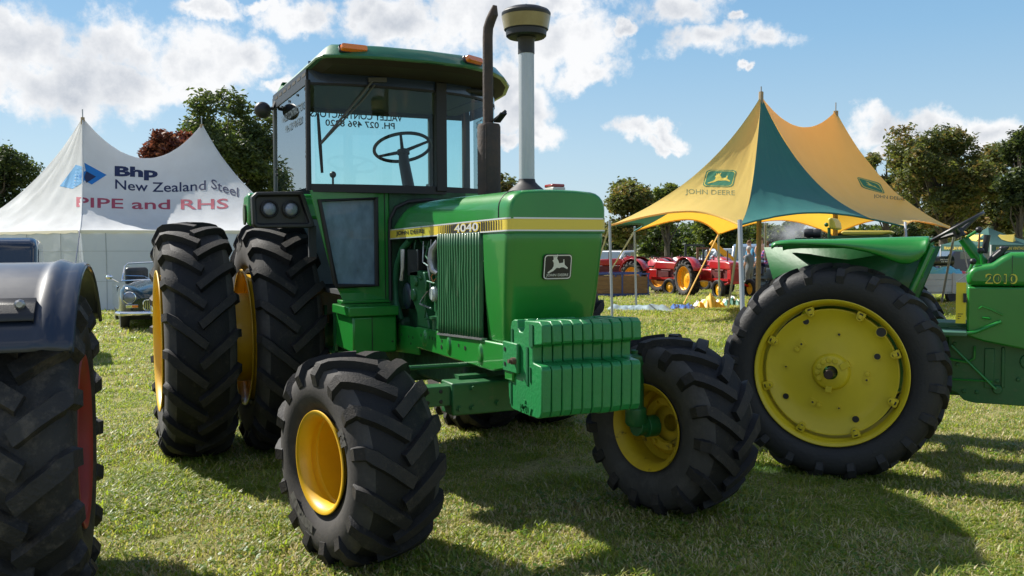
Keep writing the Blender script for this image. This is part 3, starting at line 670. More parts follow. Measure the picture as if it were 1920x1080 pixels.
    # ---- radiator side screens of upright slats
    for s in (-1, 1):
        g = MB(); z0, z1 = 1.025, 1.588; n = 17; x0, x1 = 2.155, 2.785; pts = []
        rg = random.Random(4)
        rows = []
        for i in range(n + 1):
            x = x0 + (x1 - x0) * i / n; w = (x1 - x0) / n
            for dx, dy in ((0, 0), (.30, -.016), (.62, -.016), (.72, 0)):
                if i == n and dx > 0: break
                col = []
                for k in range(9):
                    t = k / 8; z = z0 + (x - x0) * .045 + (z1 - z0 - (x - x0) * .045) * t
                    wv = .006 * noise.noise(Vector((x * 7, t * 4, s))) + (.009 * math.exp(-((t - .52) / .1) ** 2) * rg.uniform(-1, .5) if 3 < i < 11 else 0)
                    col.append((x + w * dx + wv, s * (HY - .006) - s * dy * -1 if False else s * (HY - .006 - dy - abs(wv) * .8 * -1), z))
                rows.append(col)
        g.grid(rows); g.build('side_screen', mat('screen_green', (.010, .10, .03), .5, coat=.1, dust=((.12, .14, .08), 30, .58, .8), stretch=(1, 1, .2)), T, smooth=25, solid=.002)
        fr = MB(); fr.prism([(2.145, 1.012), (2.80, 1.042), (2.80, 1.052), (2.145, 1.024)], s * (HY - .02), s * (HY + .012), 'y'); fr.build('screen_sill', STEEL, T)
    # ---- bonnet
    def section(x):
        # half cross-section from stripe top over the crown
        k = max(0, min(1, (1.62 - x) / .40)); k = k * k
        zt = 1.802 - .09 * k - .010 * max(0, (x - 2.2)) - .02 * max(0, (1.9 - x))
        rr = .085 + .06 * k
        hw = HY - .006 * max(0, (x - 2.6))
        pts = [(hw, 1.652 - .012 * (3.1 - x) * 0 + (-.022 * (3.11 - x) / 1.87))]
        pts += [(hw, zt - rr - .01)] + [(hw - rr + rr * math.cos(R_(a)), zt - rr - .008 + rr * math.sin(R_(a)) * 1.0) for a in (15, 32, 50, 68, 84)] + [(hw * .38, zt - .002), (0, zt)]
        return pts
    def loft(xs, name, extra=None):
        rows = []
        for x in xs:
            h = section(x); rows.append([(x, -y, z) for y, z in h] + [(x, y, z) for y, z in reversed(h[:-1])])
        m = MB(); m.grid(rows)
        m.build(name, GREEN, T, smooth=50, solid=.0)
        return rows
    loft([1.215, 1.25, 1.30, 1.36, 1.42, 1.5, 1.6, 1.75, 1.95, 2.2, 2.5, 2.78, 2.985], 'bonnet')
    # nose cap: rounded leading edge
    rows = []
    base = section(3.0)
    full = [(-y, z) for y, z in base] + [(y, z) for y, z in reversed(base[:-1])]
    for x, k in ((2.993, 0), (3.04, 0), (3.075, .004), (3.098, .014), (3.108, .028), (3.112, .045)):
        row = []
        for y, z in full:
            cy, cz = 0, 1.60
            sc_y = 1 - k * 1.6; dz = (z - 1.63)
            row.append((x, y * sc_y, (1.63 + dz * (1 - k * 2.4)) if dz > 0 else z))
        rows.append(row)
    m = MB(); m.grid(rows)
    last = rows[-1]; m.add(last, [tuple(range(len(last)))]); m.build('nose_cap', GREEN, T, smooth=42)
    sm = MB(); sr = [(2.989, y * 1.002, z + .0005) for y, z in full]; sm.tube(sr, .0035, 5, cap=False); sm.build('bonnet_seam', BLK, T)
    # nose: tall front body
    def ring(z, xf, hy, r):
        pts = [(2.80, -hy)] + [(xf - r + r * math.sin(R_(a)), -hy + r - r * math.cos(R_(a))) for a in (0, 18, 36, 54, 72, 90)]
        pts += [(x, -y) for x, y in reversed(pts)]
        return [(x, y, z) for x, y in pts]
    lv = [(1.045, 3.015, .240), (1.10, 3.028, .246), (1.25, 3.055, .258), (1.42, 3.082, .266), (1.53, 3.098, .269), (1.565, 3.102, .270), (1.588, 3.098, .268)]
    m = MB(); m.grid([ring(z, xf, hy, .05) for z, xf, hy in lv]); m.build('nose_panel', GREEN, T, smooth=40)
    m = MB(); a = ring(1.585, 3.108, .272, .035); m.prism([(p[0], p[1]) for p in a], 1.580, 1.592, 'z'); m.build('nose_moulding', GREEN, T, bevel=.003)
    # stripe around the nose and along the sides
    st = MB(); zlo = lambda x: 1.592 - .024 * (3.11 - x) / 1.87; zhi = lambda x: 1.652 - .024 * (3.11 - x) / 1.87
    path = [(1.235, -HY), (2.0, -HY), (2.6, -HY), (3.055, -.2695)] + [(3.07 + .04 * math.sin(R_(a)), -.23 - .0395 * math.cos(R_(a))) for a in (20, 40, 60, 80, 90)]
    path = path + [(x, -y) for x, y in reversed(path)]
    def band(b, lo, hi, off, x0=0, x1=9, name='', m_=None, only=None):
        rows = []
        P2 = [p for p in path]
        for i, (x, y) in enumerate(P2):
            q0 = P2[max(i - 1, 0)]; q1 = P2[min(i + 1, len(P2) - 1)]; tx, ty = q1[0] - q0[0], q1[1] - q0[1]; l = math.hypot(tx, ty); nx, ny = ty / l, -tx / l
            rows.append([(x + nx * off, y + ny * off, zlo(x) + (zhi(x) - zlo(x)) * lo), (x + nx * off, y + ny * off, zlo(x) + (zhi(x) - zlo(x)) * hi)])
        b.grid(rows)
    s1 = MB(); band(s1, 0, 1, .004); s1.build('bonnet_stripe', YSTR, T, smooth=60)
    s2 = MB(); band(s2, -.04, .07, .0055); band(s2, .93, 1.05, .0055); s2.build('stripe_edge_trim', SILV, T, smooth=60)
    b1 = MB()      # black bars: they thicken towards the model number, then thin out again
    def bar(x, wd):
        b1.add([(x, -HY - .0062, zlo(x) + .006), (x + wd, -HY - .0062, zlo(x) + .006), (x + wd, -HY - .0062, zhi(x) - .006), (x, -HY - .0062, zhi(x) - .006)], [(0, 1, 2, 3)])
    for i in range(9):
        b1 = MB(); bar(2.165 + i * .028, .005 + i * .0021); b1.build('stripe_bar', BLK, T, smooth=0)
    b1 = MB(); bar(2.415, .355); b1.build('number_ground', BLK, T, smooth=0)
    for i in range(9):
        b1 = MB(); bar(2.785 + i * .031, .020 - i * .0017); b1.build('stripe_bar', BLK, T, smooth=0)
    text_obj('maker_lettering', 'JOHN DEERE', .55, .034, BLK, (1.66, -HY - .0062, zlo(1.66) + .030), (1, 0, .013), (0, 0, 1), T, bold=.022)
    text_obj('number_outline', '4040', .345, .050, YSTR, (2.592, -HY - .0068, zlo(2.592) + .030), (1, 0, .013), (0, 0, 1), T, bold=.03)
    text_obj('number_lettering', '4040', .325, .040, SILV, (2.592, -HY - .0076, zlo(2.592) + .030), (1, 0, .013), (0, 0, 1), T, bold=.012)
    # emblem on the nose
    def on_nose(y, z, off):    # the panel leans back a little
        return (3.082 + (z - 1.42) * .15 + off, y, z)
    cz = 1.415
    e = MB(); rr_ = rrect(-.078, .078, -.062, .062, .018, 4); e.add([on_nose(y, cz + z, .002) for y, z in rr_] + [on_nose(y, cz + z, .012) for y, z in rr_], [tuple(range(len(rr_) * 2 - 1, len(rr_) - 1, -1))] + [(i, (i + 1) % len(rr_), (i + 1) % len(rr_) + len(rr_), i + len(rr_)) for i in range(len(rr_))])
    em = e.build('emblem', BLKP, T, smooth=30)
    e = MB(); o_, i_ = rrect(-.075, .075, -.059, .059, .016, 4), rrect(-.070, .070, -.054, .054, .013, 4); n = len(o_)
    e.add([on_nose(y, cz + z, .0135) for y, z in o_] + [on_nose(y, cz + z, .0135) for y, z in i_], [(i, (i + 1) % n, (i + 1) % n + n, i + n) for i in range(n)]); e.build('emblem_border', SILV, em, smooth=0, recalc=False)
    e = MB(); e.add([on_nose(x, cz + .010 + z, .014) for x, z in deer_pts(.150)], [tuple(range(len(DEER)))]); e.build('emblem_stag', SILV, em, smooth=0)
    text_obj('emblem_lettering', 'JOHN DEERE', .122, .017, SILV, on_nose(0, cz - .041, .0128), (0, 1, 0), (.15, 0, 1), em, bold=.008)
    # ---- air intake, exhaust, small roof lamp
    a = MB(); a.lathe([(1.795, .105), (1.80, .10), (1.815, .085), (1.835, .06), (1.85, .046), (1.865, .043)], 'z', (2.752, 0, 0), 28); a.build('intake_boot', BLKR, T)
    a = MB(); a.lathe([(1.85, .0405), (2.575, .0405)], 'z', (2.752, 0, 0), 24); a.build('intake_pipe', ALU, T)
    a = MB(); a.lathe([(2.51, .043), (2.575, .043), (2.59, .05), (2.592, .095), (2.60, .104), (2.628, .106), (2.63, .112), (2.70, .124), (2.707, .127), (2.717, .127), (2.729, .118), (2.741, .09), (2.744, .02), (2.744, .001)], 'z', (2.752, 0, 0), 40)
    a.build('precleaner', BLKP, T, smooth=35)
    a = MB(); a.lathe([(2.633, .1145), (2.699, .1265)], 'z', (2.752, 0, 0), 40); a.build('precleaner_bowl', mat('yellowed_clear_plastic', (.20, .15, .055), .25, coat=.5, col2=(.28, .23, .10), nscale=7), T)
    a = MB(); a.tube([(2.752, 0, 2.74), (2.752, 0, 2.765)], .005, 6); a.tube([(2.765, .012, 2.74), (2.765, .012, 2.758)], .004, 6); a.build('precleaner_studs', BLKP, T)
    x0 = 2.262
    a = MB(); a.lathe([(1.78, .060), (1.80, .066), (2.195, .066), (2.21, .060), (2.215, .03)], 'z', (x0, 0, 0), 28, capb=True); a.tube([(x0 + .052, -.042, 1.8), (x0 + .052, -.042, 2.195)], .004, 5); a.build('muffler', RUST, T)
    a = MB(); a.tube([(x0 - .01, 0, 2.19), (x0 - .01, 0, 2.70), (x0 - .002, 0, 2.75), (x0 + .02, 0.006, 2.79), (x0 + .045, .012, 2.82), (x0 + .058, .016, 2.865)], [.030, .029, .029, .029, .028, .012], 14); a.lathe([(2.20, .034), (2.215, .034)], 'z', (x0 - .01, 0, 0), 14, capb=True); a.build('exhaust_pipe', RUST, T)
    a = MB(); a.tube([(x0 + .02, .01, 2.225), (x0 + .12, .05, 2.27)], [.006, .010], 6); a.box(x0 + .03, x0 + .13, .015, .055, 2.235, 2.243, rot=Matrix.Rotation(R_(-22), 3, 'Y')); a.build('rain_flap', BLKP, T)
    a = MB(); a.prism([(2.90, .03), (2.99, .03), (2.99, .10), (2.90, .10)], 1.79, 1.812, 'z'); a.build('cap_base', mat('frosted_plastic', (.55, .53, .5), .3), T, bevel=.004)
    a = MB(); a.box(2.895, 2.985, .028, .10, 1.812, 1.828); a.build('red_cap', REDL, T, bevel=.006)
    # ---- cab
    def plan(off=0, z=0):     # front of the cab seen from above: flat screen, then the curved glass round the left corner
        return [(1.20, -.79), (1.235, -.60), (1.255, -.35), (1.25, -.10), (1.225, .08), (1.15, .32), (1.0, .53), (.80, .68), (.5, .77), (.02, .80)]
    PL = plan()
    def wall(b, pts, z0, z1, mi=None, lean=0):
        rows = []
        for i, (x, y) in enumerate(pts): rows.append([(x, y, z0 if not callable(z0) else z0(i)), (x - lean, y, z1 if not callable(z1) else z1(i))])
        b.grid(rows, mi); return b
    def dens(pts, n=4):
        # smooth the plan with Catmull-Rom
        out = []
        for i in range(len(pts) - 1):
            p0 = pts[max(i - 1, 0)]; p1, p2 = pts[i], pts[i + 1]; p3 = pts[min(i + 2, len(pts) - 1)]
            for k in range(n):
                t = k / n
                out.append(tuple(.5 * ((2 * p1[j]) + (-p0[j] + p2[j]) * t + (2 * p0[j] - 5 * p1[j] + 4 * p2[j] - p3[j]) * t * t + (-p0[j] + 3 * p1[j] - 3 * p2[j] + p3[j]) * t ** 3) for j in (0, 1)))
        out.append(pts[-1]); return out
    D = dens(PL); zs, zt = 1.905, 2.60
    wind = [p for p in D if p[1] <= .075]; corner = [p for p in D if p[1] >= .10 and p[0] > .05]
    wall(MB(), wind[1:], zs, zt).build('windscreen', CABGL, T, smooth=60)
    wall(MB(), corner, zs, zt).build('corner_glass', CABGL, T, smooth=60)
    g = MB(); g.add([(1.17, -.80, zs), (1.19, -.79, 2.56), (.42, -.80, 2.56), (.10, -.80, 1.93)], [(0, 1, 2, 3)])
    g = MB(); g.add([(1.19, -.797, 1.90), (1.19, -.797, 2.57), (.10, -.797, 2.57), (.06, -.797, 1.91)], [(0, 1, 2, 3)]); g.build('side_window', SIDEGL, T, smooth=0)
    g = MB(); g.box(.0, .008, -.52, .445, 1.92, 2.56); g.build('rear_window', CABGL, T); g = MB(); g.box(.0, .008, .53, .79, 1.92, 2.56); g.build('rear_window', CABGL, T)
    # frame members
    f = MB(); f.tube([(1.205, -.800, 1.88), (1.205, -.795, 2.58)], .017, 8); f.build('corner_post', BLKR, T)
    f = MB(); f.tube([(.035, -.80, 1.88), (.075, -.80, 2.58)], .012, 8); f.build('rear_corner_post', mat('post_trim', (.10, .11, .12), .4, metal=.3), T)
    cp = [p for p in D if .055 <= p[1] <= .14]
    f = MB(); f.prism([(1.255, .055), (1.24, .135), (1.20, .13), (1.21, .05)], 1.89, 2.62, 'z'); f.build('centre_post', BLKR, T, bevel=.004)
    f = MB(); wall(f, [(x + .012, y) for x, y in D], 1.87, 1.922); wall(f, [(x - .03, y) for x, y in D], 1.87, 1.922); rows = [[(x + .012, y, 1.922), (x - .03, y, 1.922)] for x, y in D]; f.grid(rows); f.build('windscreen_sill', BLKR, T, smooth=50)
    f = MB(); wall(f, [(x + .004, y) for x, y in D], 2.556, 2.70); f.build('windscreen_header', mat('dark_navy_header', (.016, .030, .065), .22, coat=.6), T, smooth=50)
    f = MB(); wall(f, [(x + .010, y) for x, y in D], 2.55, 2.566); f.build('header_seal', BLKR, T, smooth=50)
    f = MB(); f.box(.02, 1.19, -.803, -.785, 2.555, 2.66); f.build('side_header', BLKP, T)
    f = MB()
    for x, z in ((1.15, 2.53), (.9, 2.53), (.62, 2.53), (.35, 2.53), (1.15, 2.13), (1.15, 2.10), (.10, 2.1), (.09, 2.06)): f.lathe([(0, .009), (-.006, .009), (-.006, .001)], 'y', (x, -.799, z), 8)
    f.build('window_studs', BLKP, T)
    f = MB(); f.box(-.02, .02, -.80, -.52, 1.92, 2.64); f.box(-.02, .02, .445, .53, 1.92, 2.56); f.box(-.02, .02, -.80, .80, 1.3, 1.92); f.box(-.02, .02, -.52, .80, 2.56, 2.64); f.build('rear_wall', INTER, T)
    f = MB(); f.box(.02, .05, .73, .79, 1.3, 2.6); f.build('door_rear_post', INTER, T)
    f = MB(); f.box(0.03, 1.16, -.78, .50, 2.585, 2.61); f.box(0.03, .78, .50, .68, 2.585, 2.61); f.build('headliner', INTER, T, bevel=.01)
    f = MB(); f.box(0, 1.15, -.58, .58, 1.20, 1.23); f.build('cab_floor', INTER, T)
    # roof: dished edge, fascia, crown
    rp = [(1.60, -.79), (1.65, -.70), (1.70, -.45), (1.70, -.15), (1.66, .12), (1.56, .32), (1.38, .50), (1.12, .66), (.80, .78), (.4, .84), (.06, .85), (.0, .80), (.03, -.76), (.09, -.795), (.5, -.80), (1.1, -.805), (1.5, -.81)]
    def rring(ins, z, zc=0):
        cx, cy = .75, 0; out = []
        n = len(rp)
        for i, (x, y) in enumerate(rp):
            p, q = rp[i - 1], rp[(i + 1) % n]; tx, ty = q[0] - p[0], q[1] - p[1]; l = math.hypot(tx, ty); nx, ny = -ty / l, tx / l
            out.append((x + nx * ins, y + ny * ins, z))
        return out
    rows = [rring(.03, 2.648), rring(.004, 2.650), rring(0, 2.660), rring(.006, 2.668), rring(.060, 2.728), rring(.078, 2.738), rring(.12, 2.744)]
    m = MB(); m.grid(rows, closed=True); m.add(rows[-1], [tuple(range(len(rp)))]); m.build('cab_roof', mat('roof_green', (.008, .125, .050), .35, coat=.4, col2=(.008, .105, .042), nscale=4), T, smooth=40, recalc=True)
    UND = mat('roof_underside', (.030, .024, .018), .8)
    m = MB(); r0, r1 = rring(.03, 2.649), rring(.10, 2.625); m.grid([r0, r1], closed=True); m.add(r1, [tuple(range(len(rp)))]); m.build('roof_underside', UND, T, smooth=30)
    for i in range(7):
        m = MB(); x = .12 + i * .16; m.box(x, x + .10, -.805, -.765, 2.612, 2.632); m.build('roof_louvre', mat('louvre_tan', (.035, .028, .018), .7), T)
    for (x, y, a, s) in ((1.625, -.61, 4, 1), (1.60, .175, 30, .95)):
        m = MB(); r = rrect(-.085 * s, .085 * s, -.022, .022, .012, 3)
        m.prism(r, 0, .03, 'x', polyb=[(p * .92, q * .8) for p, q in r]); o = m.build('amber_lamp', AMBER, T, smooth=40); o.location = (x + .006, y, 2.702); o.rotation_euler = (0, R_(-25), R_(a))
        m = MB(); m.prism(rrect(-.090 * s, .090 * s, -.027, .027, .013, 3), -.012, .004, 'x'); o2 = m.build('lamp_base', BLKP, o)
    # lower front panel with the trapezoid window
    LOWERGL = glass_mat('reflection_tinted_lower_glass', (.55, .66, .72), .16, .03)  # a bluish diffuse layer puts the pane's pale reflection into its colour
    if 'painted_reflection' not in LOWERGL.node_tree.nodes:
        t = LOWERGL.node_tree; df = t.nodes.new('ShaderNodeBsdfDiffuse'); df.name = 'painted_reflection'; df.inputs[0].default_value = (.22, .33, .42, 1); old = [n for n in t.nodes if n.type == 'MIX_SHADER'][0]; nz = t.nodes.new('ShaderNodeTexNoise'); nz.inputs['Scale'].default_value = 5; nz.inputs['Detail'].default_value = 6; mp = t.nodes.new('ShaderNodeMapRange'); mp.inputs['From Min'].default_value = .3; mp.inputs['From Max'].default_value = .75; mp.inputs['To Min'].default_value = .72; mp.inputs['To Max'].default_value = .35; t.links.new(nz.outputs['Fac'], mp.inputs['Value']); mm2 = t.nodes.new('ShaderNodeMixShader'); t.links.new(mp.outputs[0], mm2.inputs[0]); t.links.new(old.outputs[0], mm2.inputs[1]); t.links.new(df.outputs[0], mm2.inputs[2]); t.links.new(mm2.outputs[0], [n for n in t.nodes if n.type == 'OUTPUT_MATERIAL'][0].inputs[0])
    for s in (-1, 1):
        out = [(-.795, 1.882), (-.272, 1.882), (-.272, 1.165), (-.59, 1.165), (-.606, 1.22)]; inn = [(-.735, 1.815), (-.362, 1.835), (-.362, 1.262), (-.628, 1.262), (-.640, 1.285)]
        p = MB(); n = 5; vs = [(1.205, s * -y * -1 if s < 0 else -y, z) for y, z in out] + [(1.205, y if s < 0 else -y, z) for y, z in inn]
        vs = [(1.205, (y if s < 0 else -y), z) for y, z in out + inn]
        p.add(vs, [(i, (i + 1) % n, (i + 1) % n + n, i + n) for i in range(n)]); p.build('cab_front_panel', GREEN, T, solid=.02, smooth=0, bevel=.004)
        g = MB(); g.add([(1.20, (y if s < 0 else -y), z) for y, z in inn], [tuple(range(n))]); g.build('lower_window', LOWERGL, T, smooth=0)
        f = MB(); f.tube([(1.222, (y if s < 0 else -y), z) for y, z in inn], .017, 8, closed=True); f.build('window_seal', BLKR, T)
    f = MB(); f.tube([(1.218, -.302, 1.17), (1.218, -.302, 1.875)], .003, 5); f.tube([(1.218, -.56, 1.872), (1.218, -.302, 1.872)], .003, 5); f.build('panel_gap', BLK, T)
    f = MB(); f.box(1.10, 1.235, -.60, -.272, 1.148, 1.168); f.box(1.12, 1.225, -.58, -.272, 1.12, 1.145); f.build('cab_sill', GREEN, T, bevel=.004)
    # streaks of rust behind the pale-tinted pane: a stay rod and bracket inside
    f = MB(); f.box(.02, .05, -.78, .30, .95, 1.88); f.build('inner_pale_panel', mat('pale_blue_grey_panel', (.30, .36, .42), .6, col2=(.22, .27, .32), nscale=3), T)  # panel's pale blue-grey stands in for the sky the window reflects
    f = MB(); f.tube([(.9, -.50, 1.26), (.9, -.505, 1.48)], .004, 5); f.box(.89, .91, -.512, -.488, 1.48, 1.55); f.tube([(.9, -.43, 1.27), (.9, -.45, 1.52)], .003, 5); f.build('stay_rod', BLKP, T)
    f = MB(); f.box(.3, .7, -.45, .1, 1.45, 1.56); f.box(.18, .30, -.45, .1, 1.5, 1.93); f.build('seat', INTER, T, bevel=.03)
    f = MB(); f.box(1.205, 1.225, -.272, .272, 1.10, 1.882); f.build('firewall', GREEN_D, T)
    f = MB(); f.tube([(1.23, -.272, 1.16), (1.232, -.274, 1.60), (1.235, -.27, 1.70), (1.25, -.235, 1.775), (1.27, -.16, 1.812), (1.27, 0, 1.83), (1.27, .16, 1.812), (1.25, .24, 1.77), (1.232, .274, 1.68)], .013, 8); f.build('bonnet_seal', BLKR, T)
    # steering column and wheel
    f = MB(); f.tube([(.92, .0, 1.75), (.80, -.004, 1.99), (.735, -.006, 2.12), (.72, -.006, 2.20)], [.045, .042, .040, .034], 16); f.tube([(.725, -.006, 2.185), (.718, -.006, 2.215)], .045, 16); f.build('steering_column', BLKP, T)
    f = MB(); c = Vector((.70, -.006, 2.235)); tilt = R_(24); ring_ = []
    ex = Vector((math.cos(tilt), 0, math.sin(tilt))); ey = Vector((0, 1, 0))
    for k in range(40): a = 2 * math.pi * k / 40; ring_.append(c + ex * (.205 * math.cos(a)) + ey * (.205 * math.sin(a)))
    f.tube(ring_, .0125, 8, closed=True)
    for a in (-2.35, -.35, 1.0): q = c + ex * (.2 * math.cos(a)) + ey * (.2 * math.sin(a)); f.tube([c - Vector((0, 0, .03)), q], [.014, .009], 8)
    f.build('steering_wheel', BLKP, T)
    f = MB(); f.tube([(.95, -.58, 1.75), (.95, -.58, 1.985)], .008, 6); f.ball((.95, -.58, 2.005), .023, 8); f.build('control_lever', BLKP, T)
    f = MB(); f.prism([(.30, 1.90), (.34, 2.0), (.42, 2.0), (.46, 1.9)], .30, .36, 'y'); f.build('console_grip', BLKP, T)
    # wiper
    f = MB(); a0, a1 = Vector((1.285, -.40, 2.585)), Vector((1.255, -.735, 2.17)); f.tube([a0, a0.lerp(a1, .2) + Vector((.02, 0, 0)), a1], .009, 6); f.tube([a0 + Vector((.0, .02, -.02)), a0.lerp(a1, .25) + Vector((.02, .02, -.02)), a1 + Vector((0, .005, 0))], .006, 6)
    f.box(1.262, 1.29, -.42, -.30, 2.585, 2.612, rot=Matrix.Rotation(R_(4), 3, 'X')); f.build('wiper_arm', mat('wiper_metal', (.10, .10, .10), .45, metal=.5), T)
    f = MB(); f.tube([(1.245, -.742, 2.36), (1.252, -.733, 2.17), (1.25, -.722, 1.99)], [.010, .013, .010], 6); f.build('wiper_blade', BLKR, T)
    # lettering on the rear and side glass, seen from behind
    LT = mat('window_lettering', (.02, .045, .06), .6)
    text_obj('window_lettering', 'VALLEY CONTRACTORS', .74, .056, LT, (.012, -.15, 2.548), (0, 1, 0), (0, 0, 1), T, bold=.02, mirror=True)
    text_obj('window_lettering', 'PH. 027 496 8220', .56, .052, LT, (.012, -.125, 2.482), (0, 1, 0), (0, 0, 1), T, bold=.02, mirror=True)
    text_obj('window_lettering', 'CONTRACTORS', .50, .052, LT, (.42, .755, 2.50), (-1, .15, 0), (0, 0, 1), T, bold=.02, mirror=False)
    text_obj('window_lettering', '027 496 8220', .46, .050, LT, (.42, .755, 2.42), (-1, .15, 0), (0, 0, 1), T, bold=.02, mirror=False)
    text_obj('window_lettering', 'VALLEY CONTRACTORS', .75, .052, LT, (.72, -.801, 2.435), (1, 0, 0), (0, 0, 1), T, bold=.02, mirror=False)
    text_obj('window_lettering', 'PH. 027 496 8220', .55, .050, LT, (.76, -.801, 2.35), (1, 0, 0), (0, 0, 1), T, bold=.02, mirror=False)
    # mirror / round work lamp on the roof corner
    f = MB(); f.ball((.14, -.90, 2.53), .062, 10, sc=(.75, 1, 1)); f.tube([(.14, -.87, 2.54), (.12, -.82, 2.55), (.10, -.80, 2.60)], .014, 6); f.build('work_lamp', BLKP, T)
    # ---- fenders with headlight housings
    for s in (-1, 1):
        m = MB(); pr = [(-.55, 1.58), (-.52, 1.74), (-.40, 1.83), (-.1, 1.868), (.93, 1.872), (.97, 1.86), (.97, 1.70), (.5, 1.735), (0, 1.738), (-.3, 1.70), (-.5, 1.57)]
        m.prism(pr, s * .62, s * .80, 'y'); m.build('fender', GREEN, T, bevel=.03, seg=3)
        m = MB(); m.prism([(.76, 1.70), (.74, 1.80), (.78, 1.86), (.93, 1.872), (.97, 1.86), (.97, 1.655), (.90, 1.66)], s * .78, s * 1.142, 'y'); m.build('lamp_pod', GREEN, T, bevel=.02, seg=3)
        m = MB(); m.prism([(s * .83, .62), (s * 1.145, .62)], 0, 1, 'x') if False else None
        m = MB(); o_ = [(-1.125, 1.66), (-1.13, 1.84), (-1.10, 1.872), (-.80, 1.884), (-.725, 1.655), (-.745, 1.645), (-1.10, 1.642)]
        i_ = [(-1.10, 1.675), (-1.105, 1.83), (-1.085, 1.85), (-.822, 1.858), (-.762, 1.68), (-.775, 1.672), (-1.08, 1.665)]
        o_ = [(y * -s, z) for y, z in o_]; i_ = [(y * -s, z) for y, z in i_]; n = len(o_)
        vs = [(.95, y, z) for y, z in o_] + [(1.045, y, z) for y, z in o_] + [(1.045, y, z) for y, z in i_] + [(1.0, y, z) for y, z in i_]
        fs = [(k * n + i, k * n + (i + 1) % n, (k + 1) * n + (i + 1) % n, (k + 1) * n + i) for k in range(3) for i in range(n)] + [tuple(range(3 * n, 4 * n)), tuple(range(n))]
        m.add(vs, fs); hs = m.build('headlight_housing', BLKP, T, bevel=.008)
        for y in (1.015, .875):
            m = MB(); m.lathe([(0, .058), (.025, .058), (.03, .052), (.03, .050)], 'x', (1.0, s * y, 1.765), 24); m.build('lamp_bezel', BLKP, hs)
            m = MB(); m.lathe([(.008, .05), (.020, .046), (.030, .03), (.034, .001)], 'x', (1.0, s * y, 1.765), 24); m.build('headlight', LENS, hs, smooth=70)
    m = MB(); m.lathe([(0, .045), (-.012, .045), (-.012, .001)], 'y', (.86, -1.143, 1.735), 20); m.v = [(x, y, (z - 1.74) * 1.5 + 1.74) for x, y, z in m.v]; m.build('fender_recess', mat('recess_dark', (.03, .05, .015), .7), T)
    m = MB(); m.box(.93, .96, -.75, -.70, 1.45, 1.66); m.build('fender_stay', INTER, T)
    # ---- steps, tank and battery box under the cab
    m = MB(); m.box(.98, 1.42, -.605, -.275, 1.075, 1.135); m.build('platform_beam', GREEN, T, bevel=.006)
    m = MB(); m.prism([(.95, 1.085), (1.36, 1.08), (1.40, 1.07), (1.40, .835), (.95, .845)], -.575, -.285, 'y'); m.build('tool_box', GREEN, T, bevel=.012)
    m = MB(); m.tube([(1.402, -.45, .85), (1.402, -.45, 1.07)], .003, 4); m.box(1.40, 1.404, -.32, -.31, .9, .91); m.build('tool_box_seam', BLK, T)
    m = MB(); m.box(.55, .9, -.58, -.32, .45, .48); m.box(.55, .9, -.58, -.32, .78, .8); m.box(.56, .6, -.57, -.55, .45, 1.1); m.box(.86, .9, -.57, -.55, .45, 1.1); m.build('access_step', GREENF, T)
    # yellow draw-bar support under the belly
    return T
cab_tractor()

